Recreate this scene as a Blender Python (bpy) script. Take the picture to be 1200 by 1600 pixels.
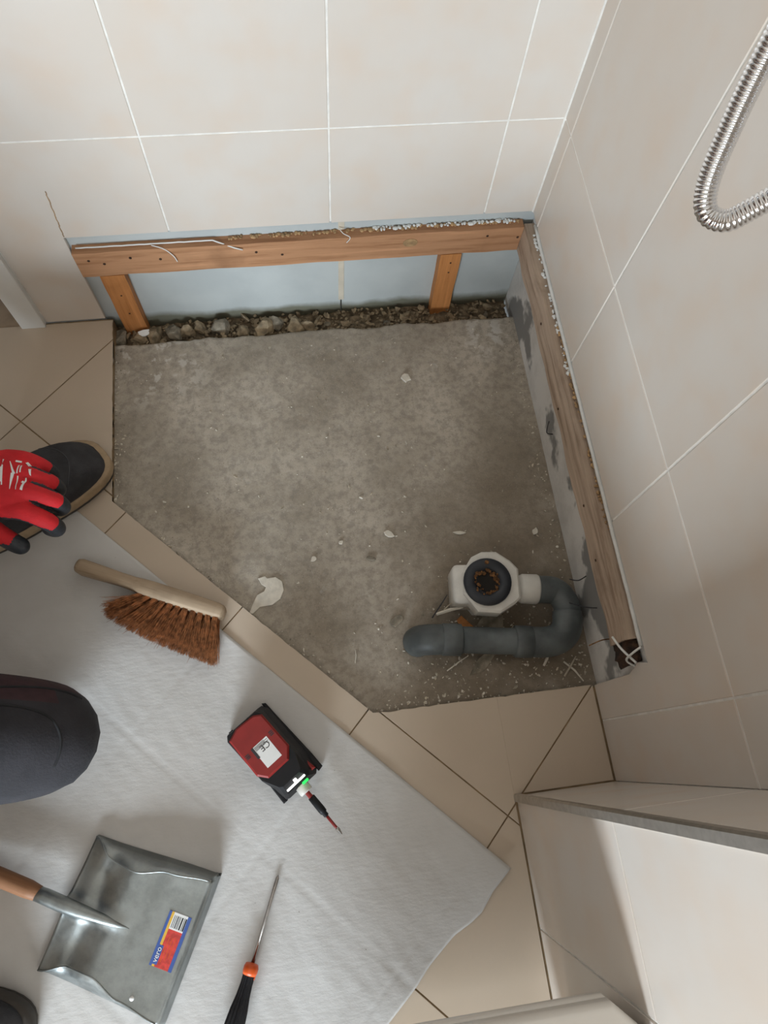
import bpy, bmesh, math, random
from mathutils import Vector, Matrix, noise
from mathutils.bvhtree import BVHTree
random.seed(7)
for o in list(bpy.data.objects): bpy.data.objects.remove(o, do_unlink=True)
SC = bpy.context.scene
COL = SC.collection
PI = math.pi

# ------------------------------------------------------------------ camera
cd = bpy.data.cameras.new('camera'); cam = bpy.data.objects.new('camera', cd); COL.objects.link(cam)
cam.location = (-0.4868, -0.9754, 1.3019)
cam.rotation_euler = (0.3522, -0.0596, -0.1278)
cd.sensor_fit = 'AUTO'; cd.sensor_width = 36.0; cd.lens = 36.0 * 1076.94 / 1600.0
cd.clip_start = 0.01
SC.camera = cam
# ------------------------------------------------------------------ world, window light, exposure
w = bpy.data.worlds.new('sky'); SC.world = w; w.use_nodes = True
w.node_tree.nodes['Background'].inputs[0].default_value = (0.72, 0.86, 1.0, 1)
w.node_tree.nodes['Background'].inputs[1].default_value = 1.6
WIN = (-1.95, -0.80, 0.40, 1.12)          # window opening in wall_front: x0 x1 z0 z1
ROOM = (-2.4, -3.2, 2.4)                 # left x, front y, height
ld = bpy.data.lights.new('window_daylight', 'AREA'); ld.shape = 'RECTANGLE'
ld.size = WIN[1]-WIN[0]; ld.size_y = WIN[3]-WIN[2]; ld.energy = 118; ld.color = (0.80, 0.91, 1.0)
lo = bpy.data.objects.new('window_daylight', ld); COL.objects.link(lo)
lo.location = ((WIN[0]+WIN[1])/2, ROOM[1]-0.02, (WIN[2]+WIN[3])/2); lo.rotation_euler = (PI/2, 0, 0)
SC.view_settings.view_transform = 'Standard'; SC.view_settings.look = 'None'
SC.view_settings.gamma = 1.0; SC.view_settings.use_curve_mapping = False
SC.view_settings.exposure = -0.20

# ------------------------------------------------------------------ materials
def node_mat(name, rough=0.6, metal=0.0, spec=0.5):
    m = bpy.data.materials.new(name); m.use_nodes = True
    b = m.node_tree.nodes['Principled BSDF']
    b.inputs['Roughness'].default_value = rough; b.inputs['Metallic'].default_value = metal
    b.inputs['Specular IOR Level'].default_value = spec
    return m, m.node_tree, b
def nd(t, kind, **kw):
    n = t.nodes.new(kind)
    for k, v in kw.items():
        if k in n.inputs: n.inputs[k].default_value = v
        else: setattr(n, k, v)
    return n
def coords(t, scale=(1,1,1), space='Object', rot=(0,0,0)):
    tc = nd(t, 'ShaderNodeTexCoord'); mp = nd(t, 'ShaderNodeMapping')
    mp.inputs['Scale'].default_value = scale; mp.inputs['Rotation'].default_value = rot
    t.links.new(tc.outputs[space], mp.inputs[0]); return mp.outputs[0]
def world_pos(t, scale=(1,1,1)):
    g = nd(t, 'ShaderNodeNewGeometry'); mp = nd(t, 'ShaderNodeMapping'); mp.inputs['Scale'].default_value = scale
    t.links.new(g.outputs['Position'], mp.inputs[0]); return mp.outputs[0]
def noise_n(t, vec, scale, detail=4, rough=0.55):
    n = nd(t, 'ShaderNodeTexNoise'); n.inputs['Scale'].default_value = scale
    n.inputs['Detail'].default_value = detail; n.inputs['Roughness'].default_value = rough
    t.links.new(vec, n.inputs['Vector']); return n.outputs['Fac']
def ramp(t, fac, stops):
    r = nd(t, 'ShaderNodeValToRGB'); r.color_ramp.interpolation = 'EASE'; e = r.color_ramp.elements
    while len(e) < len(stops): e.new(0.5)
    for i, (p, c) in enumerate(stops):
        e[i].position = p; e[i].color = (*c, 1) if len(c) == 3 else c
    t.links.new(fac, r.inputs[0]); return r.outputs[0]
def mix(t, fac, a, b):
    n = nd(t, 'ShaderNodeMix'); n.data_type = 'RGBA'
    for sock, v in ((n.inputs[0], fac), (n.inputs[6], a), (n.inputs[7], b)):
        if isinstance(v, (int, float)): sock.default_value = v
        elif isinstance(v, tuple): sock.default_value = (*v, 1)
        else: t.links.new(v, sock)
    return n.outputs[2]
def bump(t, b, h, strength=0.2, dist=0.002):
    n = nd(t, 'ShaderNodeBump'); n.inputs['Strength'].default_value = strength; n.inputs['Distance'].default_value = dist
    t.links.new(h, n.inputs['Height']); t.links.new(n.outputs[0], b.inputs['Normal'])
def plain(name, col, rough=0.5, metal=0.0, var=0.12, scale=30, bmp=0.0, spec=0.5, bscale=None):
    m, t, b = node_mat(name, rough, metal, spec)
    v = coords(t); f = noise_n(t, v, scale)
    lo_ = tuple(c*(1-var) for c in col); hi = tuple(min(1, c*(1+var)) for c in col)
    t.links.new(ramp(t, f, [(0.3, lo_), (0.7, hi)]), b.inputs['Base Color'])
    if bmp: bump(t, b, noise_n(t, v, bscale or scale*3), bmp)
    return m
def tile_mat(name, c1, c2, c3, rough):
    m, t, b = node_mat(name, rough)
    v = world_pos(t); f1 = noise_n(t, v, 5, 2, 0.5); f2 = noise_n(t, v, 13, 2, 0.5)
    vs = world_pos(t, (90, 90, 14)); f3 = noise_n(t, vs, 2, 3)
    def mr(f, a0, a1, to):
        n = nd(t, 'ShaderNodeMapRange'); n.interpolation_type = 'SMOOTHSTEP'; n.inputs['From Min'].default_value = a0; n.inputs['From Max'].default_value = a1
        n.inputs['To Max'].default_value = to; t.links.new(f, n.inputs['Value']); return n.outputs[0]
    a = mix(t, mr(f1, 0.2, 0.8, 1.0), c1, c2)
    a = mix(t, mr(f2, 0.35, 0.9, 0.75), a, c3)
    a = mix(t, mr(f3, 0.35, 0.75, 0.15), a, c2)
    t.links.new(a, b.inputs['Base Color'])
    return m
def wood_mat(name, c1, c2, axis, rough=0.6, knots=False):
    m, t, b = node_mat(name, rough, 0, 0.3)
    s = [38, 38, 38]; s[axis] = 2.2
    v = coords(t, tuple(s)); f = noise_n(t, v, 2.0, 6, 0.65)
    v2 = coords(t); f2 = noise_n(t, v2, 9, 4)
    a = ramp(t, f, [(0.3, c1), (0.52, c2), (0.72, tuple(min(1, x*1.25) for x in c2))])
    a = mix(t, ramp(t, f2, [(0.55, (0,0,0)), (0.8, (0.5,0.5,0.5))]), a, tuple(x*0.6 for x in c1))
    t.links.new(a, b.inputs['Base Color']); bump(t, b, f, 0.25, 0.002)
    return m
M = {}
M['wall_tile'] = tile_mat('wall_tile', (0.69,0.64,0.585), (0.67,0.60,0.53), (0.69,0.565,0.46), 0.27)
M['floor_tile'] = tile_mat('floor_tile', (0.575,0.475,0.375), (0.54,0.44,0.335), (0.585,0.475,0.37), 0.34)
M['grout'] = plain('grout', (0.80,0.77,0.72), 0.8, var=0.1, scale=40)
M['floor_grout'] = plain('floor_grout', (0.24,0.165,0.09), 0.85, var=0.3, scale=25)
M['plaster'] = plain('plaster', (0.72,0.70,0.67), 0.85, var=0.05, scale=8, bmp=0.1)
M['far_wall'] = plain('beige_wall', (0.28,0.21,0.155), 0.7, var=0.05, scale=8)
M['ceiling'] = plain('ceiling_paint', (0.66,0.61,0.55), 0.9, var=0.02, scale=6)
M['white_paint'] = plain('white_paint', (0.74,0.74,0.72), 0.35, var=0.03, scale=12)
M['ceramic'] = plain('ceramic', (0.80,0.76,0.70), 0.12, var=0.02, scale=4)
M['chrome'] = plain('chrome', (0.80,0.81,0.83), 0.14, 1.0, var=0.04, scale=60)
M['alu'] = plain('brushed_aluminium', (0.52,0.50,0.47), 0.36, 1.0, var=0.1, scale=80)
M['black_rubber'] = plain('black_rubber', (0.022,0.026,0.034), 0.5, var=0.2, scale=40)
M['black_plastic'] = plain('black_plastic', (0.010,0.010,0.012), 0.5, var=0.15, scale=60, bmp=0.05, spec=0.3)
M['red_plastic'] = plain('red_plastic', (0.25,0.016,0.014), 0.42, var=0.1, scale=30, bmp=0.03)
M['white_plastic'] = plain('white_plastic', (0.70,0.68,0.63), 0.4, var=0.08, scale=30)
M['grey_pvc'] = plain('grey_pvc', (0.095,0.108,0.110), 0.48, var=0.3, scale=22, bmp=0.06)
M['steel'] = plain('steel', (0.42,0.40,0.38), 0.3, 1.0, var=0.15, scale=60)
M['rust'] = plain('rust', (0.16,0.075,0.025), 0.85, var=0.6, scale=160, bmp=0.8, bscale=200)
M['dark'] = plain('dark_hole', (0.01,0.008,0.006), 0.9, var=0.2)
M['wood_rail'] = wood_mat('pine_rail', (0.32,0.15,0.07), (0.46,0.24,0.125), 0)
M['wood_rail_y'] = wood_mat('weathered_rail', (0.29,0.20,0.14), (0.49,0.375,0.285), 1, 0.8)
M['wood_stud'] = wood_mat('pine_stud', (0.36,0.13,0.035), (0.52,0.215,0.07), 2)
M['wood_brush'] = wood_mat('brush_wood', (0.27,0.19,0.12), (0.42,0.315,0.215), 0, 0.6)
M['wood_handle'] = wood_mat('dustpan_handle', (0.21,0.095,0.048), (0.28,0.135,0.068), 0, 0.55)
M['bristle'] = plain('coir_bristle', (0.36,0.145,0.055), 0.7, var=0.5, scale=120)
M['rot'] = plain('rotten_wood', (0.05,0.024,0.012), 0.9, var=0.7, scale=70, bmp=0.8)
M['stone'] = plain('rubble_stone', (0.33,0.255,0.165), 0.95, var=0.45, scale=45, bmp=0.6)
M['stone2'] = plain('rubble_stone_grey', (0.27,0.235,0.18), 0.95, var=0.4, scale=45, bmp=0.6)
M['dirt'] = plain('dirt', (0.20,0.15,0.095), 0.95, var=0.5, scale=60, bmp=0.8)
M['chip'] = plain('plaster_chip', (0.68,0.63,0.54), 0.85, var=0.1, scale=70, bmp=0.3)
M['crumb'] = plain('crumbs', (0.42,0.37,0.29), 0.9, var=0.45, scale=14)
M['silicone'] = plain('old_silicone', (0.78,0.78,0.75), 0.5, var=0.06)
M['yellow'] = plain('label_yellow', (0.75,0.45,0.06), 0.4, var=0.04)
M['lred'] = plain('label_red', (0.60,0.05,0.04), 0.4, var=0.25, scale=120)
M['lblue'] = plain('label_blue', (0.05,0.11,0.36), 0.4, var=0.05)
M['lwhite'] = plain('label_white', (0.82,0.82,0.80), 0.45, var=0.03)
M['ink'] = plain('black_ink', (0.03,0.03,0.035), 0.6, var=0.1)
M['orange'] = plain('orange_plastic', (0.72,0.10,0.012), 0.4, var=0.06)
M['glove_red'] = plain('glove_red_knit', (0.60,0.012,0.018), 0.75, var=0.12, scale=25, bmp=0.3, bscale=500)
M['glove_black'] = plain('glove_black_nitrile', (0.022,0.026,0.032), 0.55, var=0.25, scale=60, bmp=0.4, bscale=220)
M['shoe_upper'] = plain('shoe_suede', (0.030,0.029,0.032), 0.75, var=0.3, scale=40, bmp=0.35, bscale=300)
M['seam'] = plain('grey_thread', (0.07,0.07,0.075), 0.8)
M['sole'] = plain('tan_sole', (0.37,0.265,0.16), 0.7, var=0.12, scale=60)
M['tread'] = plain('dark_tread', (0.05,0.042,0.035), 0.8, var=0.2)
M['trouser'] = plain('charcoal_work_trouser', (0.027,0.026,0.031), 0.9, var=0.2, scale=20, bmp=0.4, bscale=240)
M['maroon'] = plain('maroon_cloth', (0.040,0.017,0.021), 0.85, var=0.25, scale=30, bmp=0.3)
M['skin'] = plain('skin', (0.60,0.38,0.28), 0.5, var=0.06)
M['hair'] = plain('hair', (0.06,0.04,0.03), 0.6, var=0.3, scale=80)
M['stain'] = plain('brown_stain', (0.40,0.25,0.12), 0.7, var=0.35, scale=60)
M['threshold'] = plain('threshold_stone', (0.36,0.27,0.19), 0.5, var=0.12)
M['door_grey'] = plain('door_grey_paint', (0.26,0.25,0.24), 0.5, var=0.05)
def board_mat(name, c1, c2, zlo, zhi, stain_c):
    m, t, b = node_mat(name, 0.75)
    v = world_pos(t); f = noise_n(t, v, 7, 5); f2 = noise_n(t, v, 28, 4)
    a = ramp(t, f, [(0.35, c1), (0.65, c2)])
    # wet stain along the bottom of the board, with a ragged edge
    g = nd(t, 'ShaderNodeNewGeometry'); sx = nd(t, 'ShaderNodeSeparateXYZ'); t.links.new(g.outputs['Position'], sx.inputs[0])
    ma = nd(t, 'ShaderNodeMath'); ma.operation = 'MULTIPLY_ADD'; ma.inputs[1].default_value = 0.05
    t.links.new(f, ma.inputs[0]); t.links.new(sx.outputs['Z'], ma.inputs[2])
    mr = nd(t, 'ShaderNodeMapRange'); mr.inputs['From Min'].default_value = zlo+0.025; mr.inputs['From Max'].default_value = zhi+0.025
    mr.inputs['To Min'].default_value = 1; mr.inputs['To Max'].default_value = 0
    t.links.new(ma.outputs[0], mr.inputs['Value'])
    a = mix(t, mr.outputs[0], a, stain_c)
    t.links.new(a, b.inputs['Base Color']); bump(t, b, f2, 0.08)
    return m
M['blue_board'] = board_mat('blue_gypsum_board', (0.46,0.49,0.485), (0.52,0.55,0.54), -0.022, -0.004, (0.17,0.165,0.12))
M['filler'] = plain('joint_filler', (0.62,0.55,0.44), 0.85, var=0.08)
def smear_board():
    m, t, b = node_mat('smeared_panel', 0.8)
    v = world_pos(t); f = noise_n(t, v, 4.5, 5); f2 = noise_n(t, v, 11, 6, 0.7)
    a = ramp(t, f2, [(0.35, (0.60,0.58,0.55)), (0.6, (0.72,0.70,0.67))])
    a = mix(t, ramp(t, f, [(0.56, (0,0,0)), (0.60, (1,1,1))]), a, (0.25,0.245,0.235))
    t.links.new(a, b.inputs['Base Color']); bump(t, b, f2, 0.2)
    return m
M['panel'] = smear_board()
def concrete_mat():
    m, t, b = node_mat('concrete_screed', 0.9, 0, 0.25)
    v = world_pos(t)
    f1 = noise_n(t, v, 3.2, 6, 0.6); f2 = noise_n(t, v, 60, 5, 0.7); f3 = noise_n(t, v, 14, 5, 0.65); f4 = noise_n(t, v, 420, 2, 0.6)
    a = ramp(t, f1, [(0.34, (0.325,0.28,0.22)), (0.66, (0.555,0.495,0.415))])
    a = mix(t, ramp(t, f2, [(0.35, (0.5,0.5,0.5)), (0.6, (0,0,0))]), a, (0.215,0.19,0.16))
    a = mix(t, ramp(t, f4, [(0.62, (0,0,0)), (0.72, (0.5,0.5,0.5))]), a, (0.56,0.53,0.49))
    a = mix(t, ramp(t, f4, [(0.28, (0.6,0.6,0.6)), (0.38, (0,0,0))]), a, (0.14,0.12,0.10))
    a = mix(t, ramp(t, f3, [(0.66, (0,0,0)), (0.78, (0.55,0.55,0.55))]), a, (0.60,0.58,0.54))
    # mortar smears in one corner of the screed (own shape), dirt around the drain, widened to paint shade over the right-hand front
    g = nd(t, 'ShaderNodeNewGeometry')
    def blob(cx, cy, r0, r1):
        vm = nd(t, 'ShaderNodeVectorMath'); vm.operation = 'DISTANCE'; vm.inputs[1].default_value = (cx, cy, -0.015)
        t.links.new(g.outputs['Position'], vm.inputs[0])
        mr = nd(t, 'ShaderNodeMapRange'); mr.inputs['From Min'].default_value = r0; mr.inputs['From Max'].default_value = r1
        mr.inputs['To Min'].default_value = 1; mr.inputs['To Max'].default_value = 0
        t.links.new(vm.outputs['Value'], mr.inputs['Value']); return mr.outputs[0]
    def mul(x, y):
        n = nd(t, 'ShaderNodeMath'); n.operation = 'MULTIPLY'; t.links.new(x, n.inputs[0]); t.links.new(y, n.inputs[1]); return n.outputs[0]
    f5 = noise_n(t, v, 30, 4, 0.6)
    sm = ramp(t, f5, [(0.53, (0,0,0)), (0.60, (1,1,1))])
    for cx, cy, r0, r1 in ((-0.80,-0.10,0.03,0.14), (-0.06,-0.10,0.02,0.08)):
        a = mix(t, mul(blob(cx, cy, r0, r1), sm), a, (0.60,0.57,0.52))
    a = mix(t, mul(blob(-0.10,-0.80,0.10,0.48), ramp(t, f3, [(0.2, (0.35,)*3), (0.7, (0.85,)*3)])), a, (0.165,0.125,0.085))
    t.links.new(a, b.inputs['Base Color'])
    bump(t, b, f2, 0.35, 0.003)
    return m
M['concrete'] = concrete_mat()
def felt_mat():
    m, t, b = node_mat('white_felt', 0.95, 0, 0.15)
    v = world_pos(t); f1 = noise_n(t, v, 6, 5); f2 = noise_n(t, v, 900, 2)
    vw = world_pos(t, (40, 90, 40)); f3 = noise_n(t, vw, 1.0, 4, 0.6)
    f4 = noise_n(t, v, 75, 2)
    a = ramp(t, f1, [(0.3, (0.55,0.53,0.505)), (0.7, (0.62,0.605,0.585))])
    a = mix(t, ramp(t, f4, [(0.77, (0,0,0)), (0.80, (0.7,0.7,0.7))]), a, (0.20,0.17,0.14))
    t.links.new(a, b.inputs['Base Color'])
    ad = nd(t, 'ShaderNodeMath'); ad.operation = 'MULTIPLY_ADD'; ad.inputs[1].default_value = 0.15
    t.links.new(f2, ad.inputs[0]); t.links.new(f3, ad.inputs[2])
    bump(t, b, ad.outputs[0], 0.24, 0.003)
    return m
M['felt'] = felt_mat()
def galv_mat():
    m, t, b = node_mat('galvanised_steel', 0.38, 0.92)
    v = coords(t); f1 = noise_n(t, v, 22, 5, 0.7); f2 = noise_n(t, v, 6, 3)
    t.links.new(ramp(t, f1, [(0.3, (0.26,0.285,0.285)), (0.7, (0.38,0.405,0.40))]), b.inputs['Base Color'])
    t.links.new(ramp(t, f1, [(0.3, (0.30,)*3), (0.7, (0.46,)*3)]), b.inputs['Roughness'])
    bump(t, b, f2, 0.05, 0.002)
    return m
M['galv'] = galv_mat()
def emit_mat(name, col, s):
    m, t, b = node_mat(name, 0.4); b.inputs['Base Color'].default_value = (*col, 1)
    b.inputs['Emission Color'].default_value = (*col, 1); b.inputs['Emission Strength'].default_value = s; return m
M['led_white'] = emit_mat('led_white', (1.0,0.99,0.95), 3.0)
M['led_green'] = emit_mat('led_green', (0.02,0.75,0.10), 1.1)
# ------------------------------------------------------------------ mesh helpers
def obj(name, bm, mat, parent=None, smooth=False, label=None):
    me = bpy.data.meshes.new(name); bm.normal_update(); bm.to_mesh(me); bm.free()
    for x in (mat if isinstance(mat, (list, tuple)) else [mat]): me.materials.append(M[x])
    if smooth:
        for p in me.polygons: p.use_smooth = True
    o = bpy.data.objects.new(name, me); COL.objects.link(o)
    if parent: o.parent = parent
    if label: o['label'] = label
    return o
def tag(o, label, cat, group=None):
    o['label'] = label; o['category'] = cat
    if group: o['group'] = group
    return o
def thing(name, label, cat, loc=(0,0,0), rotz=0, group=None):
    o = bpy.data.objects.new(name, None); COL.objects.link(o); o.empty_display_size = 0.05
    o.location = loc; o.rotation_euler = (0,0,rotz); return tag(o, label, cat, group)
def struct(o): o['kind'] = 'structure'; return o
def box(bm, x0, x1, y0, y1, z0, z1, mi=0):
    v = [bm.verts.new((x, y, z)) for z in (z0, z1) for x, y in ((x0,y0),(x1,y0),(x1,y1),(x0,y1))]
    for q in ((3,2,1,0),(4,5,6,7),(0,1,5,4),(1,2,6,5),(2,3,7,6),(3,0,4,7)):
        f = bm.faces.new([v[i] for i in q]); f.material_index = mi
    return v
def bevel(bm, w, seg=2):
    bmesh.ops.bevel(bm, geom=list(bm.edges), offset=w, segments=seg, affect='EDGES', profile=0.5, clamp_overlap=True)
def bbox(name, dims, mat, parent=None, bev=0.0, seg=2, smooth=False, label=None):
    bm = bmesh.new(); box(bm, *dims)
    if bev: bevel(bm, bev, seg)
    return obj(name, bm, mat, parent, smooth, label)
def inset(poly, d):
    n = len(poly); out = []
    for i in range(n):
        p0, p1, p2 = Vector(poly[i-1]), Vector(poly[i]), Vector(poly[(i+1) % n])
        a = (p1-p0).normalized(); b = (p2-p1).normalized()
        na, nb = Vector((-a.y, a.x)), Vector((-b.y, b.x))
        m_ = na+nb; k = m_.dot(na)
        out.append(p1 + m_*(d/k if abs(k) > 1e-3 else d))
    return out
def area(poly): return 0.5*sum(poly[i-1][0]*poly[i][1]-poly[i][0]*poly[i-1][1] for i in range(len(poly)))
def prism(bm, poly, fn, h0, h1, ch=0.0, mi=0):
    """poly in 2D -> slab from height h0 to h1 (top chamfered), fn(u,v,h) -> world"""
    if area(poly) < 0: poly = poly[::-1]
    lay = [(poly, h0), (poly, h1-ch)] + ([(inset(poly, ch), h1)] if ch else [])
    rings = [[bm.verts.new(fn(p[0], p[1], h)) for p in pl] for pl, h in lay]
    n = len(poly); fs = []
    for a, b in zip(rings, rings[1:]):
        for i in range(n): fs.append(bm.faces.new((a[i-1], a[i], b[i], b[i-1])))
    fs.append(bm.faces.new(rings[-1])); fs.append(bm.faces.new(rings[0][::-1]))
    for f in fs: f.material_index = mi
    bmesh.ops.recalc_face_normals(bm, faces=fs)
def clip(poly, a, b, c):
    """keep a*x+b*y<=c"""
    out = []
    for i in range(len(poly)):
        p, q = poly[i-1], poly[i]; dp = a*p[0]+b*p[1]-c; dq = a*q[0]+b*q[1]-c
        if dp <= 0: out.append(p)
        if dp*dq < 0:
            s = dp/(dp-dq); out.append((p[0]+s*(q[0]-p[0]), p[1]+s*(q[1]-p[1])))
    return out
def smooth_path(pts, n=8):
    P = [Vector(p) for p in pts]; out = []
    for i in range(len(P)-1):
        p0, p1, p2, p3 = P[max(i-1,0)], P[i], P[i+1], P[min(i+2,len(P)-1)]
        for k in range(n):
            s = k/n
            out.append(0.5*((2*p1)+(p2-p0)*s+(2*p0-5*p1+4*p2-p3)*s*s+(3*p1-p0-3*p2+p3)*s**3))
    out.append(P[-1]); return out
def tube(bm, pts, rad, seg=10, cap=True, mi=0):
    P = [Vector(p) for p in pts]; rings = []
    t0 = (P[1]-P[0]).normalized(); up = Vector((0,0,1)) if abs(t0.z) < 0.9 else Vector((1,0,0))
    nrm = (up - t0*up.dot(t0)).normalized()
    for i, p in enumerate(P):
        t = (P[min(i+1,len(P)-1)]-P[max(i-1,0)]).normalized()
        nrm = (nrm - t*nrm.dot(t)).normalized(); bn = t.cross(nrm)
        r = rad[i] if isinstance(rad, (list, tuple)) else rad
        rings.append([bm.verts.new(p + (nrm*math.cos(2*PI*k/seg)+bn*math.sin(2*PI*k/seg))*r) for k in range(seg)])
    for a, b in zip(rings, rings[1:]):
        for k in range(seg):
            f = bm.faces.new((a[k-1], a[k], b[k], b[k-1])); f.material_index = mi
    if cap:
        for rg in (rings[0][::-1], rings[-1]):
            f = bm.faces.new(rg); f.material_index = mi
    return rings
def lathe(bm, prof, seg=24, M4=None, mi=0):
    rings = []
    for r, z in prof:
        rings.append([bm.verts.new((M4 or Matrix()) @ Vector((r*math.cos(2*PI*k/seg), r*math.sin(2*PI*k/seg), z))) for k in range(seg)])
    for a, b in zip(rings, rings[1:]):
        for k in range(seg):
            f = bm.faces.new((a[k-1], a[k], b[k], b[k-1])); f.material_index = mi
    for rg, cond in ((rings[0][::-1], prof[0][0] > 1e-5), (rings[-1], prof[-1][0] > 1e-5)):
        if cond: f = bm.faces.new(rg); f.material_index = mi
def loft(bm, secs, cap=True, mi=0):
    rings = [[bm.verts.new(p) for p in s] for s in secs]; n = len(secs[0])
    for a, b in zip(rings, rings[1:]):
        for k in range(n):
            f = bm.faces.new((a[k-1], a[k], b[k], b[k-1])); f.material_index = mi
    if cap:
        bm.faces.new(rings[0][::-1]).material_index = mi; bm.faces.new(rings[-1]).material_index = mi
    return rings
def mod_apply(o):
    dg = bpy.context.evaluated_depsgraph_get(); dg.update()
    me = bpy.data.meshes.new_from_object(o.evaluated_get(dg)); o.modifiers.clear(); o.data = me
    for p in me.polygons: p.use_smooth = True
def text_mesh(name, s, size, mat, parent, mtx, shear=0.0):
    c = bpy.data.curves.new(name, 'FONT'); c.body = s; c.size = size; c.align_x = 'CENTER'; c.align_y = 'CENTER'; c.shear = shear
    c.extrude = 0.0001; c.resolution_u = 3
    o = bpy.data.objects.new(name, c); COL.objects.link(o)
    dg = bpy.context.evaluated_depsgraph_get(); dg.update()
    me = bpy.data.meshes.new_from_object(o.evaluated_get(dg)); bpy.data.objects.remove(o)
    me.materials.clear(); me.materials.append(M[mat])
    o = bpy.data.objects.new(name, me); COL.objects.link(o); o.parent = parent; o.matrix_local = mtx
    return o

# ================================================================== SETTING
W = 0.303; J = 0.0016            # tile module, half joint
ROWS = [0.0, 0.455, 0.910, 1.365, 1.820, 2.275, 2.4]
RX, FY, HZ = ROOM
CUT_Z = 0.246                    # tiles broken away below this in the shower corner
XL, YF, DIAG = -0.882, -0.894, -1.312   # opening in the floor tiles: x>XL, y>YF, x+y>DIAG
CUTX = -0.897
# --- back wall
bm = bmesh.new(); box(bm, -1.072, 0.14, 0.0225, 0.14, -0.12, HZ); box(bm, RX-0.1, -1.072, 0.0225, 0.14, 2.08, HZ)
wall_back = struct(obj('wall_back', bm, 'plaster'))
fb = lambda u, v, h: (u, -h, v)          # h=0 is the tile face plane, negative = into the wall
for x0, x1 in ((-0.899, -0.3815), (-0.3785, 0.02)):
    bm = bmesh.new(); prism(bm, [(x0,-0.11),(x1,-0.11),(x1,0.40),(x0,0.40)], fb, -0.0225, -0.010, 0.0006)
    obj('board_panel', bm, 'blue_board', wall_back)
bbox('joint_filler', (-0.386,-0.374,0.0085,0.012,0.0,0.40), 'filler', wall_back)
bm = bmesh.new()
prism(bm, [(-1.022,0.001),(CUTX-0.002,0.001),(CUTX-0.002,CUT_Z+0.003),(0.0,CUT_Z+0.003),(0.0,HZ),(-1.022,HZ)], fb, -0.0225 if False else -0.0099, -0.0012)
obj('grout_bed', bm, 'grout', wall_back)
bbox('adhesive_edge', (-1.02,CUTX-0.001,0.0098,0.0225,0.0,0.40), 'plaster', wall_back)
bx = [0.0, -0.099, -0.402, -0.705, -1.022]
def wtile(parent, poly, fn):
    bm = bmesh.new(); prism(bm, poly, fn, -0.0085, 0.0, 0.0009); return obj('wall_tile', bm, 'wall_tile', parent)
for r in range(len(ROWS)-1):
    for c in range(4):
        x0, x1 = bx[c+1]+J, bx[c]-J; z0, z1 = ROWS[r]+J, ROWS[r+1]-J
        if c == 0: x1 = -0.0005
        if r == 0:
            z0 = CUT_Z
            if c == 3:
                wtile(wall_back, [(x0,0.002),(CUTX,0.002),(CUTX,CUT_Z),(x1,CUT_Z),(x1,z1),(x0,z1)], fb); continue
        wtile(wall_back, [(x0,z0),(x1,z0),(x1,z1),(x0,z1)], fb)
# old sealant line where a screen profile was fixed
bm = bmesh.new()
for i in range(16):
    z = 0.25+0.10*i/15; x = -0.8955+0.0006*math.sin(i*1.7)+0.008*i/15
    prism(bm, [(x,z),(x+0.0012+0.0012*random.random(),z),(x+0.0014,z+0.0070),(x,z+0.0070)], fb, -0.0005, 0.0008)
obj('sealant_residue', bm, 'stain', wall_back)
# --- right wall (beyond: same tiles, cut to the same height)
bm = bmesh.new(); box(bm, 0.0225, 0.14, -1.08, 0.14, -0.12, HZ)
wall_right = struct(obj('wall_right', bm, 'plaster'))
fr = lambda u, v, h: (-h, u, v)
bm = bmesh.new(); prism(bm, [(-0.90,-0.11),(0.0095,-0.11),(0.0095,0.40),(-0.90,0.40)], fr, -0.0225, -0.011, 0.0006)
obj('board_panel', bm, 'panel', wall_right)
bm = bmesh.new()
prism(bm, [(-1.065,0.001),(YF-0.003,0.001),(YF-0.003,CUT_Z+0.003),(0.0,CUT_Z+0.003),(0.0,HZ),(-1.065,HZ)], fr, -0.0108, -0.0012)
obj('grout_bed', bm, 'grout', wall_right)
bbox('adhesive_edge', (0.0107,0.0225,-1.065,YF-0.002,0.0,0.40), 'plaster', wall_right)
ry = [0.0, -0.0413, -0.3474, -0.6535, -0.9596, -1.0650]
for r in range(len(ROWS)-1):
    for c in range(5):
        y0, y1 = ry[c+1]+J, ry[c]-J; z0, z1 = ROWS[r]+J, ROWS[r+1]-J
        if c == 4: y0 = ry[5]+0.0003
        if r == 0:
            if c < 3: z0 = CUT_Z
            elif c == 3:
                wtile(wall_right, [(y0,0.002),(YF-0.001,0.002),(YF-0.001,0.17),(YF+0.012,0.21),(YF+0.006,CUT_Z),(y1,CUT_Z),(y1,z1),(y0,z1)], fr); continue
            else: z0 = 0.002
        wtile(wall_right, [(y0,z0),(y1,z0),(y1,z1),(y0,z1)], fr)
# --- boxed-out partition wall that carries the toilet
SX, SY = -0.184, -1.065
bm = bmesh.new(); box(bm, SX+0.0016, 0.14, FY-0.1, SY-0.0016, -0.12, HZ)
wall_part = struct(obj('wall_partition', bm, 'grout'))
fp = lambda u, v, h: (u, SY+h, v)
fs_ = lambda u, v, h: (SX-h, u, v)
py = [SY, -1.272, -1.575, -1.878, -2.181, -2.484, -2.787, -3.09, FY]
for r in range(len(ROWS)-1):
    z0, z1 = ROWS[r]+J, ROWS[r+1]-J
    if r == 0: z0 = 0.002
    wtile(wall_part, [(SX+0.004,z0),(-0.0005,z0),(-0.0005,z1),(SX+0.004,z1)], fp)
    for c in range(len(py)-1):
        y0, y1 = py[c+1]+J, py[c]-J
        if c == 0: y1 = SY-0.004
        wtile(wall_part, [(y0,z0),(y1,z0),(y1,z1),(y0,z1)], fs_)
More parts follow.
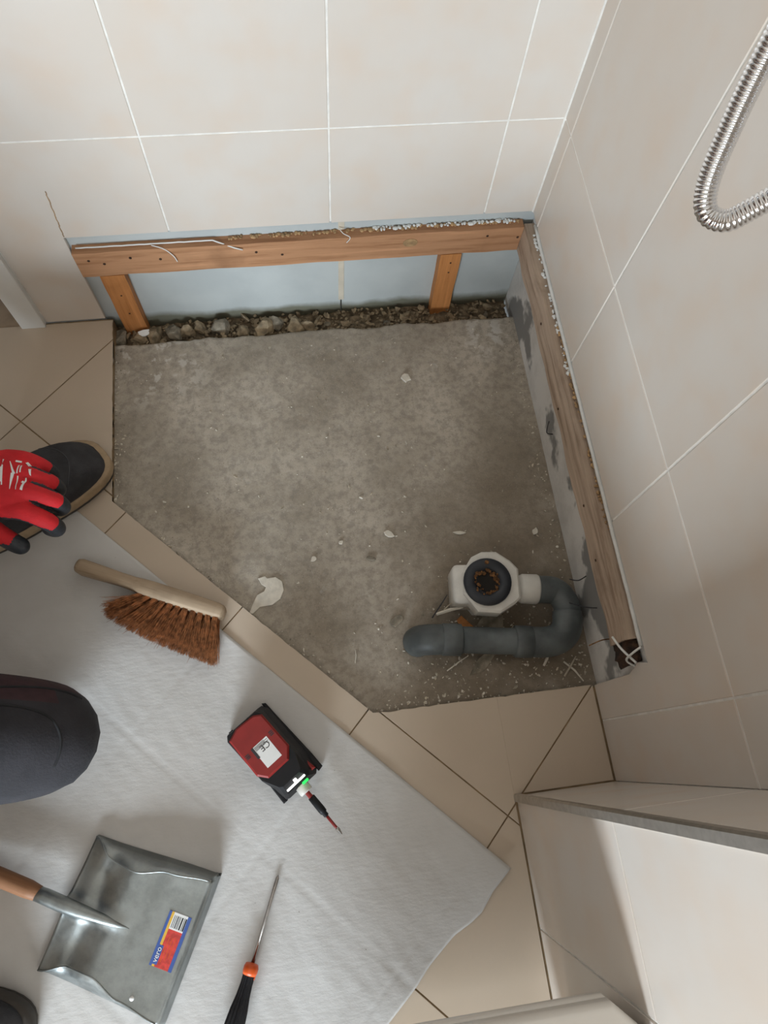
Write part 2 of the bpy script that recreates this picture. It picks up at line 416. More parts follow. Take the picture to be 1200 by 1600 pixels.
# aluminium corner profile of the partition
prof = [(0.0075,-0.0045),(0.0075,0.0025),(0.0045,0.0032),(-0.0022,0.0032),(-0.0045,0.0008),(-0.0045,-0.0095),(0.0,-0.0095),(0.0,-0.0045)]
bm = bmesh.new(); prism(bm, [(SX+a, SY+b) for a, b in prof], lambda u, v, h: (u, v, h), 0.0005, HZ)
trim = struct(obj('trim_1', bm, 'alu'))
bm = bmesh.new(); prism(bm, [(0.002,0.002),(-0.0025,0.002),(-0.0025,-0.0008),(-0.0008,-0.0025),(0.002,-0.0025)], lambda u, v, h: (u, v, h), CUT_Z, HZ)
obj('corner_sealant', bm, 'grout', wall_back)
# --- remaining shell: left wall, front wall with window, ceiling
struct(bbox('wall_left', (RX-0.1,RX,FY-0.1,0.14,-0.12,HZ), 'far_wall'))
bm = bmesh.new()
for q in ((RX-0.1,WIN[0],0,HZ),(WIN[1],SX+0.05,0,HZ),(WIN[0],WIN[1],0,WIN[2]),(WIN[0],WIN[1],WIN[3],HZ)):
    box(bm, q[0], q[1], FY-0.1, FY, q[2]-0.1 if q[2] == 0 else q[2], q[3])
struct(obj('wall_front', bm, 'far_wall'))
bm = bmesh.new()
for q in ((WIN[0],WIN[0]+0.05,WIN[2],WIN[3]),(WIN[1]-0.05,WIN[1],WIN[2],WIN[3]),(WIN[0]+0.05,WIN[1]-0.05,WIN[2],WIN[2]+0.05),(WIN[0]+0.05,WIN[1]-0.05,WIN[3]-0.05,WIN[3])):
    box(bm, q[0], q[1], FY-0.08, FY-0.03, q[2], q[3])
window_1 = struct(obj('window_1', bm, 'white_paint'))
lo.location.y = FY-0.025; ld.size -= 0.1; ld.size_y -= 0.1
struct(bbox('ceiling', (RX-0.1,0.14,FY-0.1,0.14,HZ,HZ+0.1), 'ceiling'))
# door jamb, threshold and leaf left of the shower
struct(bbox('trim_2', (-1.072,-1.022,-0.012,0.14,0.0,2.08), 'white_paint', None, 0.002))
struct(bbox('trim_3', (RX,-1.072,-0.004,0.075,-0.02,-0.001), 'threshold'))
d1 = struct(bbox('door_1', (RX,-1.073,0.075,0.115,0.0,2.08), 'door_grey', None, 0.002))
# --- tiled floor
T_TOP = -0.0016
bm = bmesh.new()
pieces = [[(RX,FY),(XL,FY),(XL,0.0),(RX,0.0)], [(XL,FY),(0.012,FY),(0.012,YF-0.004),(XL,YF-0.004)],
          [(XL,YF-0.004),(DIAG-0.004-YF,YF-0.004),(XL,DIAG-0.004-XL)]]
for pl in pieces:
    prism(bm, pl, lambda u, v, h: (u, v, h), -0.12, T_TOP)
floor = struct(obj('floor', bm, 'floor_grout'))
def ragged(poly):
    """chipped edge wherever a tile was broken off at the opening"""
    out = []
    for i in range(len(poly)):
        p, q = Vector(poly[i]), Vector(poly[(i+1) % len(poly)]); out.append(tuple(p)); m_ = (p+q)/2
        inside = m_.x > XL-0.004 and m_.y > YF-0.004 and m_.x+m_.y > DIAG-0.004
        if inside and (q-p).length > 0.03 and (abs(p.x-q.x) < 1e-4 or abs(p.y-q.y) < 1e-4 or abs((p.x+p.y)-(q.x+q.y)) < 1e-4):
            n_ = int((q-p).length/0.008); d = (q-p).normalized(); nr = Vector((-d.y, d.x)); mid = sum((Vector(a) for a in poly), Vector((0,0)))/len(poly)
            if nr.dot(mid-p) < 0: nr = -nr
            for k in range(1, n_):
                c = p.lerp(q, k/n_); out.append(tuple(c+nr*max(0, 0.0022*noise.noise(Vector((c.x*70,c.y*70,0)))+0.004*max(0, noise.noise(Vector((c.x*22,c.y*22,8)))-0.25))))
    return out
A = Vector((-0.2044,-1.0955)); U = Vector((1,1)).normalized(); V = Vector((-1,1)).normalized(); G = 0.304
JF = 0.0013
for i in range(-12, 12):
    for k in range(-12, 14):
        c = A + U*(i*G) + V*(k*G)
        sq = [c+U*JF+V*JF, c+U*(G-JF)+V*JF, c+U*(G-JF)+V*(G-JF), c+U*JF+V*(G-JF)]
        sq = [tuple(p) for p in sq]
        for a_, b_, c_ in ((-1,0,-RX),(0,-1,-FY),(0,1,-0.0035),(1,0,-0.0025)): sq = clip(sq, a_, b_, c_) if sq else []
        if len(sq) < 3: continue
        if min(p[1] for p in sq) < SY and max(p[0] for p in sq) > SX:      # partition footprint
            alts = [clip(sq, 1, 0, SX-0.003), clip(clip(sq, -1, 0, -(SX-0.003)), 0, -1, -(SY+0.0025))]
        else: alts = [sq]
        for s2 in alts:
            if len(s2) < 3: continue
            mid = sum((Vector(p) for p in s2), Vector((0,0)))/len(s2)
            if mid.x+mid.y < -1.30:
                outs = [clip(s2, 1, 1, DIAG)]
                if max(p[0]+p[1] for p in s2) > DIAG:
                    band = clip(s2, -1, -1, -DIAG); outs += [clip(band, 1, 0, XL), clip(band, 0, 1, YF)]
            else: outs = [clip(s2, 1, 0, XL), clip(clip(s2, -1, 0, -XL), 0, 1, YF)]
            for s3 in outs:
                if len(s3) < 3 or abs(area(s3)) < 1e-4: continue
                s3 = ragged(s3)
                bm = bmesh.new(); prism(bm, s3, lambda u, v, h: (u, v, h), -0.009, 0.0, 0.0 if len(outs) == 3 else 0.0006)
                obj('floor_tile', bm, 'floor_tile', floor)
# --- bare screed in the opening, trench along the back wall
def back_edge(x): return -0.060 + 0.006*noise.noise(Vector((x*14,3.1,0))) + 0.003*noise.noise(Vector((x*60,1.7,0)))
PIPE_Y0 = -0.79
def screed_z(x, y):
    z = -0.015 + 0.0022*noise.noise(Vector((x*7,y*7,0))) + 0.0011*noise.noise(Vector((x*30,y*30,4)))
    d = math.hypot((x+0.15)/0.14, (y+0.745)/0.085)
    z -= 0.026*max(0.0, 1-d)**0.8 if d < 1 else 0
    d2 = math.hypot(x+0.42, (y+0.42)/2.0); z -= 0.003*max(0, 1-d2/0.06)
    return z
bm = bmesh.new(); NX, NY = 190, 180; vs = []
for i in range(NX+1):
    x = XL-0.004 + (0.011-XL+0.004)*i/NX; ye = back_edge(x); col_ = []
    for k in range(NY+1):
        y = YF-0.006 + (ye-YF+0.006)*k/NY; col_.append(bm.verts.new((x, y, screed_z(x, y))))
    col_.append(bm.verts.new((x, ye+0.004, -0.026+0.004*noise.noise(Vector((x*50,0,9)))))); col_.append(bm.verts.new((x, ye+0.010, -0.10)))
    vs.append(col_)
for i in range(NX):
    for k in range(NY+2): bm.faces.new((vs[i][k], vs[i+1][k], vs[i+1][k+1], vs[i][k+1]))
screed = struct(obj('floor_screed', bm, 'concrete', None, True))
bm = bmesh.new(); NX = 150; vs = []
for i in range(NX+1):
    x = XL-0.01 + 0.90*i/NX
    vs.append([bm.verts.new((x, -0.056+0.066*k/12, -0.048+0.012*noise.noise(Vector((x*25,k*0.5,2)))+0.006*noise.noise(Vector((x*80,k*1.6,5))))) for k in range(13)])
for i in range(NX):
    for k in range(12): bm.faces.new((vs[i][k], vs[i+1][k], vs[i+1][k+1], vs[i][k+1]))
struct(obj('floor_trench', bm, 'dirt', None, True))

# ================================================================== THINGS FIXED TO THE WALLS
def irregular_bar(name, x0, x1, y0, y1, z0, z1, axis, mat, n=40, amp=0.0012, parent=None):
    lo_, hi = ((x0,x1),(y0,y1),(z0,z1))[axis]; secs = []
    for i in range(n+1):
        s = lo_+(hi-lo_)*i/n
        def j(a): return amp*noise.noise(Vector((s*22, a*3.7, 1.3)))
        if axis == 0: q = [(s,y0+j(1),z0+j(2)),(s,y1,z0+j(3)),(s,y1,z1+j(4)),(s,y0+j(5),z1+j(6))]
        elif axis == 1: q = [(x0+j(1),s,z0+j(2)),(x1,s,z0+j(3)),(x1,s,z1+j(4)),(x0+j(5),s,z1+j(6))]
        else: q = [(x0+j(1),y0+j(2),s),(x1+j(3),y0+j(4),s),(x1+j(5),y1,s),(x0+j(6),y1,s)]
        secs.append([Vector(p) for p in q])
    bm = bmesh.new(); loft(bm, secs); bmesh.ops.recalc_face_normals(bm, faces=list(bm.faces))
    return obj(name, bm, mat, parent)
def nail(parent, p, nrm, r=0.0028):
    bm = bmesh.new(); q = Vector((0,0,1)).rotation_difference(Vector(nrm)).to_matrix().to_4x4()
    lathe(bm, [(r,-0.0003),(r,0.0004),(r*0.7,0.0008),(0,0.0008)], 8, Matrix.Translation(p) @ q); return obj('nail', bm, 'rot', parent)
rail = tag(irregular_bar('timber_rail', -0.893, -0.0125, -0.012, 0.0099, 0.152, 0.217, 0, 'wood_rail'),
           'orange pine rail running level along the blue board under the back wall tiles', 'batten')
for x, z in ((-0.868,0.197),(-0.842,0.186),(-0.79,0.198),(-0.735,0.190),(-0.55,0.193),(-0.50,0.182),(-0.085,0.199),(-0.02,0.190)): nail(rail, (x,-0.0125,z), (0,-1,0))
bm = bmesh.new()
for k in range(28):     # knot in the rail
    pass
lathe(bm, [(0.015,-0.0002),(0.0148,0.0005),(0.009,0.0007),(0,0.0008)], 20, Matrix.Translation((-0.243,-0.0125,0.193)) @ Matrix.Rotation(PI/2,4,'X') @ Matrix.Diagonal((1.0,0.72,1,1)))
obj('knot', bm, 'stain', rail)
st = tag(irregular_bar('timber_stud', -0.862, -0.815, -0.0122, 0.0099, -0.06, 0.1505, 2, 'wood_stud', 16),
         'short orange stud under the pine rail beside the broken tile edge by the door', 'batten')
for z in (0.09, 0.03): nail(st, (-0.838,-0.0128,z), (0,-1,0), 0.002)
st = tag(irregular_bar('timber_stud', -0.174, -0.130, -0.0122, 0.0099, -0.07, 0.1505, 2, 'wood_stud', 16),
         'short orange stud under the pine rail near the room corner', 'batten')
for z in (0.125, 0.095): nail(st, (-0.150,-0.0128,z), (0,-1,0), 0.002)
rail2 = tag(irregular_bar('timber_rail', -0.012, 0.0109, -0.845, -0.002, 0.150, 0.216, 1, 'wood_rail_y', 60, 0.003),
            'weathered brown rail along the right-hand wall, rotten black at its front end', 'batten')
bm = bmesh.new(); secs = []
for i in range(9):
    y = -0.845-0.0375*i/8; s = 1-0.30*i/8
    secs.append([Vector((a+0.006*noise.noise(Vector((i*1.1,a*90,b*40))), y+0.004*random.uniform(-1,1), b+0.008*noise.noise(Vector((i*0.9,a*70,b*60+3)))))
                 for a, b in ((-0.010*s,0.155),(0.0105,0.150),(0.0105,0.210),(-0.002*s,0.212),(-0.010*s,0.205-0.02*(1-s)))])
loft(bm, secs); bmesh.ops.recalc_face_normals(bm, faces=list(bm.faces)); obj('rotten_end', bm, 'rot', rail2, True)
for y, z in ((-0.22,0.185),(-0.40,0.17),(-0.60,0.18),(-0.70,0.175)): nail(rail2, (-0.0130,y,z), (-1,0,0), 0.0025)
# crumbly adhesive ledge on the rails (parts of the rails)
def ledge(parent, axis, a0, a1, n, mat, zt=0.217, seed=1):
    rnd = random.Random(seed); bm = bmesh.new()
    for i in range(n):
        a = rnd.uniform(a0, a1); s = rnd.uniform(0.0015, 0.0042); d = rnd.uniform(0.001, 0.008)
        c = Vector((a, 0.009-d, zt+s*0.3)) if axis == 0 else Vector((0.009-d, a, zt+s*0.3))
        bmesh.ops.create_icosphere(bm, subdivisions=1, radius=s, matrix=Matrix.Translation(c) @ Matrix.Diagonal((rnd.uniform(0.6,1.5),rnd.uniform(0.6,1.5),0.7,1)))
    o = obj('adhesive_crumbs', bm, mat, parent); o['kind'] = 'stuff'; return o
ledge(rail, 0, -0.60, -0.02, 160, 'stain', 0.217, 2); ledge(rail, 0, -0.32, -0.03, 90, 'silicone', 0.219, 3)
ledge(rail2, 1, -0.36, -0.03, 80, 'silicone', 0.217, 4); ledge(rail2, 1, -0.66, -0.25, 90, 'stain', 0.218, 5)
# whitish bead between rail and tile on the right-hand wall
bm = bmesh.new(); tube(bm, [(0.006, -0.02-0.84*i/40, 0.2285+0.0025*noise.noise(Vector((i*0.6,0,0)))) for i in range(41)], 0.0045, 6)
tag(obj('sealant_bead', bm, 'silicone', None, True), 'long white sealant bead between the weathered rail and the right-hand tiles', 'sealant')
bm = bmesh.new(); tube(bm, [(-0.885+0.255*i/24, -0.0005, 0.2195+0.0012*noise.noise(Vector((i*0.7,2,0)))) for i in range(25)] +
                       [(-0.612,-0.008,0.217),(-0.59,-0.0145,0.211),(-0.575,-0.016,0.206)], 0.0014, 6)
tag(obj('sealant_strip', bm, 'silicone', None, True), 'loose white sealant strip peeling along the top of the pine rail', 'sealant')
bm = bmesh.new(); tube(bm, smooth_path([(-0.745,-0.004,0.2195),(-0.722,-0.012,0.216),(-0.708,-0.0155,0.200),(-0.704,-0.0155,0.184)], 5), 0.0011, 5)
tag(obj('sealant_thread', bm, 'silicone', None, True), 'thin curling white sealant thread hanging over the pine rail', 'sealant')
bm = bmesh.new(); tube(bm, smooth_path([(-0.385,0.004,0.2265),(-0.378,-0.007,0.224),(-0.365,-0.0135,0.219),(-0.372,-0.015,0.207)], 5), 0.0009, 5)
tag(obj('sealant_thread', bm, 'silicone', None, True), 'short frayed white thread at the board joint above the pine rail', 'sealant')
# wires / old nails sticking out of the right-hand panel
for pts, lab in (([(0.009,-0.40,0.060),(-0.008,-0.402,0.075),(-0.016,-0.40,0.12)], 'thin bent wire on the grey smeared panel half way along the weathered rail'),
                 ([(0.010,-0.70,0.060),(-0.004,-0.705,0.052),(-0.02,-0.70,0.050)], 'thin dark wire poking from the panel above the grey pipe elbow'),
                 ([(0.010,-0.765,0.075),(-0.01,-0.76,0.07),(-0.03,-0.745,0.05)], 'dark wire between the pipe elbow and the weathered rail'),
                 ([(0.010,-0.83,0.12),(-0.014,-0.83,0.125),(-0.034,-0.835,0.11)], 'rusty nail sticking out below the rotten rail end')):
    bm = bmesh.new(); tube(bm, smooth_path(pts, 5), 0.0011, 5); tag(obj('wire', bm, 'rust' if 'rusty' in lab else 'ink', None, True), lab, 'wire')
for pts, lab in (([(0.0,-0.862,0.238),(-0.010,-0.868,0.226),(-0.012,-0.876,0.20),(0.004,-0.888,0.195)], 'white sealant curl at the rotten rail end, arched'),
                 ([(-0.022,-0.835,0.19),(-0.018,-0.858,0.205),(-0.004,-0.883,0.215)], 'straight white sealant sliver lying across the rotten rail end')):
    bm = bmesh.new(); tube(bm, smooth_path(pts, 6), 0.0020, 6); tag(obj('sealant_scrap', bm, 'silicone', None, True), lab, 'sealant')

# ================================================================== FELT SHEET
FELT_Z = 0.0004
def felt_edge_b(s):      # wavy right-hand edge, offset along +V-perpendicular
    return 0.010*math.sin(s*17+0.9)+0.006*math.sin(s*31)
FE = [(0,0),(0.046,0.004),(0.085,0.001),(0.109,0.0064),(0.139,0.0177),(0.17,0.022),(0.20,0.0258),(0.238,0.026),(0.303,0.0325),(0.5,0.03),(1.0,0.02)]
def lin(tb, a):
    for (x0, y0), (x1, y1) in zip(tb, tb[1:]):
        if a <= x1: return y0+(y1-y0)*(a-x0)/(x1-x0)
    return tb[-1][1]
bm = bmesh.new(); d0 = -1.392
# local frame: s along V (towards upper left) from the corner, q along -U (towards the camera side)
corner = Vector((-0.2165,-1.1755))
NS, NQ = 210, 150; LS, LQ = 1.10, 0.85; vs = []
lines_s = [((A+V*(k*G)-corner).dot(V)) for k in range(-2, 6)]
lines_q = [-((A+U*(i*G)-corner).dot(U)) for i in range(-4, 2)]
for i in range(NS+1):
    row = []
    for k in range(NQ+1):
        s = LS*i/NS; q = LQ*k/NQ
        fade = max(0, 1-s/0.10)
        off = fade*lin(FE, q)
        p = corner + V*(s+off) - U*q + V*0.0
        x, y = p
        # left of the strip the sheet bends away from the wall line (hidden below the worker)
        g = 0
        for l in lines_s: g += math.exp(-((s-l)/0.0030)**2)*(0.55+0.45*noise.noise(Vector((q*9,l*7,0))))
        for l in lines_q: g += math.exp(-((q-l)/0.0030)**2)*(0.55+0.45*noise.noise(Vector((s*9,l*7,5))))
        z = 0.0024 + 0.0010*noise.noise(Vector((x*11,y*11,0))) + 0.0006*noise.noise(Vector((x*55+y*30,y*20,3))) - 0.0014*min(g, 1)
        edge = fade*0.006*(0.5+0.5*math.sin(q*19+2.0))
        if q < 0.03: edge += 0.0012*(1-q/0.03)*(0.5+0.5*math.sin(s*23))
        row.append(bm.verts.new((x, y, max(z, 0.0012)+edge)))
    vs.append(row)
for i in range(NS):
    for k in range(NQ):
        bm.faces.new((vs[i][k], vs[i+1][k], vs[i+1][k+1], vs[i][k+1]))
bmesh.ops.delete(bm, geom=[v for v in bm.verts if v.co.y > -0.012 or v.co.x < -1.9], context='VERTS')
felt = obj('felt_sheet', bm, 'felt', None, True)
sm_ = felt.modifiers.new('thick', 'SOLIDIFY'); sm_.thickness = 0.0010; sm_.offset = -1
tag(felt, 'white protective felt sheet spread over the floor tiles', 'floor cover')

# ================================================================== DRAIN
drain = thing('drain_trap', 'white shower drain trap with black gasket and grey elbowed waste pipe on bare screed', 'drain', (-0.18,-0.69,0))
DO = Vector((-0.18,-0.69,0))
def dl(p): return Vector(p)-DO
# white body: rounded box + octagonal collar + outlet
sl = math.atan2(-0.02, 0.2)   # slight turn of the outlet
Rm = Matrix.Rotation(-0.10, 4, 'Z')
bm = bmesh.new(); box(bm, -0.062,0.0,-0.036,0.040,-0.028,0.046); bevel(bm, 0.010, 3)
bmesh.ops.transform(bm, matrix=Rm, verts=list(bm.verts)); obj('trap_body', bm, 'white_plastic', drain, True)
oct_ = [(-0.020,-0.055),(0.022,-0.058),(0.052,-0.040),(0.062,-0.030),(0.062,0.026),(0.048,0.042),(0.022,0.060),(-0.006,0.060),(-0.026,0.05),(-0.045,0.02),(-0.045,-0.02)]
bm = bmesh.new(); prism(bm, oct_, lambda u, v, h: (u, v, h), 0.020, 0.058, 0.004)
prism(bm, [(a*0.82,b*0.8) for a, b in oct_], lambda u, v, h: (u, v, h), -0.03, 0.022, 0.001)
bmesh.ops.transform(bm, matrix=Rm, verts=list(bm.verts)); obj('collar_flange', bm, 'white_plastic', drain)
bm = bmesh.new(); lathe(bm, [(0.0185,0.0582),(0.0445,0.0582),(0.0455,0.060),(0.0445,0.0655),(0.030,0.0660),(0.0235,0.062),(0.019,0.050)], 40); obj('gasket', bm, 'black_rubber', drain, True)
bm = bmesh.new(); rr = random.Random(3)
for k in range(46):
    a = 2*PI*k/46; r = 0.0215+rr.uniform(-0.006,0.005)
    bmesh.ops.create_icosphere(bm, subdivisions=1, radius=rr.uniform(0.0012,0.0046), matrix=Matrix.Translation((r*math.cos(a), r*math.sin(a)-0.001, 0.0605+rr.uniform(-0.002,0.003))))
obj('rust_ring', bm, 'rust', drain)
bm = bmesh.new(); lathe(bm, [(0.0,0.044),(0.0195,0.045),(0.0195,0.060)], 20); obj('drain_hole', bm, 'dark', drain)
bm = bmesh.new(); lathe(bm, [(0.004,0.064),(0.004,0.068),(0.0025,0.069),(0.0,0.069)], 10, Matrix.Translation((0.004,0.036,0))); obj('screw', bm, 'rust', drain)
# outlet socket (white) then grey fittings
zc = 0.020
c1 = Vector((-0.122,-0.699,zc)); c2 = Vector((-0.073,-0.707,zc)); dx = (c2-c1).normalized()
bm = bmesh.new()
rg = [(-0.002,0.024),(0.010,0.024),(0.0115,0.0262),(0.016,0.0285),(0.044,0.0290),(0.047,0.0275),(0.047,0.024)]
tube(bm, [dl(c1+dx*a) for a, _ in rg], [b for _, b in rg], 28); obj('outlet_socket', bm, 'white_plastic', drain, True)
e0 = c1+dx*0.045; e1 = c1+dx*0.075
bm = bmesh.new(); pth = smooth_path([dl(e0), dl(e1), dl((-0.034,-0.722,zc)), dl((-0.026,-0.742,zc)), dl((-0.028,-0.763,zc))], 6)
tube(bm, pth, [0.0265]*8+[0.0255]*(len(pth)-8), 28); obj('pipe_elbow', bm, 'grey_pvc', drain, True)
bm = bmesh.new(); pth = smooth_path([dl((-0.0275,-0.756,zc)), dl((-0.033,-0.782,zc)), dl((-0.050,-0.802,zc)), dl((-0.078,-0.808,zc)), dl((-0.110,-0.804,zc))], 6)
tube(bm, pth, [0.0275]*2+[0.0285]*(len(pth)-2), 28); obj('pipe_elbow', bm, 'grey_pvc', drain, True)
bm = bmesh.new(); tube(bm, [dl((-0.100,-0.8055,zc)), dl((-0.125,-0.802,zc)), dl((-0.240,-0.785,zc))], 0.0250, 28); obj('waste_pipe', bm, 'grey_pvc', drain, True)
for a_, b_ in (((-0.106,-0.8047,zc),(-0.140,-0.7998,zc)), ((-0.238,-0.7855,zc),(-0.276,-0.780,zc))):
    bm = bmesh.new(); p, q = Vector(a_), Vector(b_); d = (q-p)
    tube(bm, [dl(p), dl(p+d*0.06), dl(p+d*0.94), dl(q)], [0.0255,0.0298,0.0302,0.0285], 28); obj('pipe_socket', bm, 'grey_pvc', drain, True)
bm = bmesh.new(); pth = smooth_path([dl((-0.270,-0.781,zc)), dl((-0.292,-0.778,zc-0.001)), dl((-0.312,-0.775,zc-0.014)), dl((-0.318,-0.774,zc-0.035))], 6)
tube(bm, pth, 0.0285, 28); obj('pipe_elbow', bm, 'grey_pvc', drain, True, label='grey elbow turning down into the screed')

# ================================================================== DEBRIS
def chip_poly(r, n, rnd, el=1.0):
    return [(r*rnd.uniform(0.7,1.15)*math.cos(2*PI*k/n), el*r*rnd.uniform(0.7,1.15)*math.sin(2*PI*k/n)) for k in range(n)]
def chip(name, x, y, poly, th, rot, mat, lab, cat, group=None, tilt=0.0, z=None):
    bm = bmesh.new(); prism(bm, poly, lambda u, v, h: (u, v, h), 0, th, min(0.0008, th*0.3))
    o = obj(name, bm, mat); o.location = (x, y, screed_z(x, y)+0.0008 if z is None else z); o.rotation_euler = (tilt, 0, rot); return tag(o, lab, cat, group)
rnd = random.Random(11)
for x, y, r, el, rot, lab in ((-0.26,-0.199,0.0105,1.1,0.3,'rounded cream plaster chip alone on the screed below the back wall'),
        (-0.343,-0.552,0.0125,0.6,-0.6,'oval cream plaster chip in the middle of the screed'),
        (-0.352,-0.729,0.0135,0.8,0.4,'pale knobbly plaster chip beside the end of the grey pipe'),
        (-0.201,-0.566,0.0125,0.35,-0.1,'narrow white plaster sliver just behind the drain trap'),
        (-0.498,-0.588,0.007,0.8,0.9,'small pinkish plaster chip between the oval chip and the big flake'),
        (-0.441,-0.560,0.006,0.7,0.2,'tiny white plaster chip near the oval chip'),
        (-0.045,-0.58,0.008,0.7,1.2,'small cream chip by the panel behind the pipe elbow'),
        (-0.385,-0.60,0.010,0.5,-0.3,'flat grey-brown chip on the screed left of the drain trap')):
    chip('plaster_chip', x, y, chip_poly(r, 9, rnd, el), 0.004 if r > 0.008 else 0.003, rot, 'chip' if 'grey' not in lab else 'stone2', lab, 'chip')
fl = [(-0.043,-0.036),(-0.036,-0.038),(-0.022,-0.026),(0.002,-0.024),(0.018,-0.014),(0.026,0.002),(0.024,0.020),(0.012,0.030),(-0.004,0.029),(-0.008,0.034),(-0.022,0.031),(-0.016,0.018),(-0.008,0.012),(-0.012,0.004),(-0.026,-0.002),(-0.036,-0.020)]
chip('plaster_flake', -0.587, -0.647, fl, 0.0025, 0.0, 'chip', 'large ragged white plaster flake on the screed beside the hand brush', 'flake')
chip('slate_shard', -0.195, -0.823, [(-0.035,-0.022),(-0.006,-0.020),(0.034,0.014),(0.010,0.016),(-0.015,0.002)], 0.003, 0.1, 'stone2', 'thin triangular brown shard leaning under the grey waste pipe', 'shard')
chip('slate_shard', -0.165, -0.752, [(-0.03,-0.014),(0.02,-0.016),(0.03,0.008),(-0.01,0.018),(-0.032,0.004)], 0.003, 0.2, 'stone2', 'dark grey shard in the hollow between trap and waste pipe', 'shard')
chip('wood_chip', -0.215, -0.752, [(-0.010,-0.022),(0.012,-0.018),(0.004,0.022),(-0.010,0.02)], 0.004, 0.5, 'wood_stud', 'brown wood chip in the hollow between trap and waste pipe', 'chip')
# sticks and slivers by the pipe
sticks = [((-0.276,-0.729,0.004),(-0.222,-0.722,0.006),0.0032,'chip','cream plastic peg lying behind the pipe end'),
          ((-0.285,-0.735,0.004),(-0.250,-0.695,0.010),0.0014,'ink','thin black wire end behind the pipe end'),
          ((-0.045,-0.845,-0.008),(-0.015,-0.885,-0.008),0.0018,'chip','pale straw in the corner below the pipe elbow'),
          ((-0.050,-0.872,-0.006),(-0.020,-0.838,-0.006),0.0018,'crumb','brown straw crossing the pale one in the corner below the elbow'),
          ((-0.085,-0.848,-0.008),(-0.072,-0.828,-0.006),0.0024,'chip','short splinter under the pipe elbow'),
          ((-0.012,-0.80,-0.008),(-0.004,-0.75,0.004),0.0026,'crumb','long splinter leaning on the panel beside the elbow'),
          ((-0.27,-0.835,-0.010),(-0.225,-0.812,-0.008),0.0014,'chip','thin straw along the front of the waste pipe'),
          ((-0.44,-0.80,-0.012),(-0.437,-0.775,-0.012),0.0009,'chip','fine pale straw on the open screed')]
for a_, b_, r, mt, lab in sticks:
    bm = bmesh.new(); a_, b_ = Vector(a_), Vector(b_); m_ = (a_+b_)/2+Vector((0.002,0.002,0.001)); tube(bm, [a_, m_, b_], [r, r*1.1, r*0.6], 6)
    tag(obj('splinter', bm, mt), lab, 'splinter')
bm = bmesh.new(); tube(bm, smooth_path([(-0.225,-0.722,0.006),(-0.205,-0.728,0.010),(-0.207,-0.712,0.014),(-0.235,-0.708,0.010),(-0.26,-0.722,0.006)], 6), 0.0013, 6)
tag(obj('cord_loop', bm, 'crumb', None, True), 'small loop of thin brown cord behind the pipe end', 'cord')
def crumbs(name, n, place, smin, smax, mat, lab, cat, seed):
    rnd = random.Random(seed); bm = bmesh.new()
    for i in range(n):
        x, y, z = place(rnd); s = rnd.uniform(smin, smax)*(1 if rnd.random() > 0.06 else 1.8)
        m4 = Matrix.Translation((x, y, z+s*0.25)) @ Matrix.Rotation(rnd.uniform(0,6.28),4,'Z') @ Matrix.Diagonal((rnd.uniform(0.6,1.8),rnd.uniform(0.5,1.0),rnd.uniform(0.4,0.8),1)) @ Matrix.Rotation(rnd.uniform(0,3),4,'X')
        bmesh.ops.create_cone(bm, cap_ends=True, segments=5, radius1=s, radius2=s*0.55, depth=s*1.3, matrix=m4)
        if isinstance(mat, list) and rnd.random() < 0.38:
            bm.faces.ensure_lookup_table()
            for f in bm.faces[-7:]: f.material_index = 1
    o = obj(name, bm, mat); o['kind'] = 'stuff'; o['label'] = lab; o['category'] = cat; return o
def pl_open(r):
    while True:
        x, y = r.uniform(XL+0.01, 0.0), r.uniform(YF+0.01, -0.07)
        if x+y > DIAG+0.02: return x, y, screed_z(x, y)
def pl_edge(r):
    k = r.random()
    if k < 0.35: x = -0.0+0.008-abs(r.gauss(0,0.018)); y = r.uniform(YF, -0.07)
    elif k < 0.6: x = r.uniform(-0.43, 0.0); y = YF+abs(r.gauss(0,0.016))
    elif k < 0.8: x = XL+abs(r.gauss(0,0.010)); y = r.uniform(-0.42, -0.07)
    else:
        t_ = r.random(); x = XL+0.44*t_; y = DIAG-x+abs(r.gauss(0,0.010))
    x = min(x, 0.006); return x, y, screed_z(x, y)
def pl_drain(r):
    while True:
        x = r.gauss(-0.16, 0.11); y = r.gauss(-0.79, 0.06)
        if -0.4 < x < 0.004 and YF+0.006 < y < -0.60: return x, y, screed_z(x, y)
crumbs('debris_crumbs', 1100, lambda r: (lambda k: pl_open(r) if k < 0.24 else pl_edge(r) if k < 0.58 else pl_drain(r))(r.random()), 0.0009, 0.0028, ['crumb','chip'], 'brown and white grit scattered over the bare screed and around the drain', 'debris', 21)
crumbs('debris_crumbs', 700, lambda r: (r.uniform(-0.875,0.0), r.uniform(-0.05,0.006), -0.044+r.uniform(-0.006,0.010)), 0.0015, 0.006, 'stone', 'earth and grit filling the trench below the blue board', 'debris', 25)
rnd = random.Random(5)
xs = [-0.872,-0.838,-0.80,-0.762,-0.728,-0.70,-0.655,-0.610,-0.560,-0.53,-0.49,-0.455,-0.41,-0.37,-0.33,-0.28,-0.22,-0.10,-0.05]
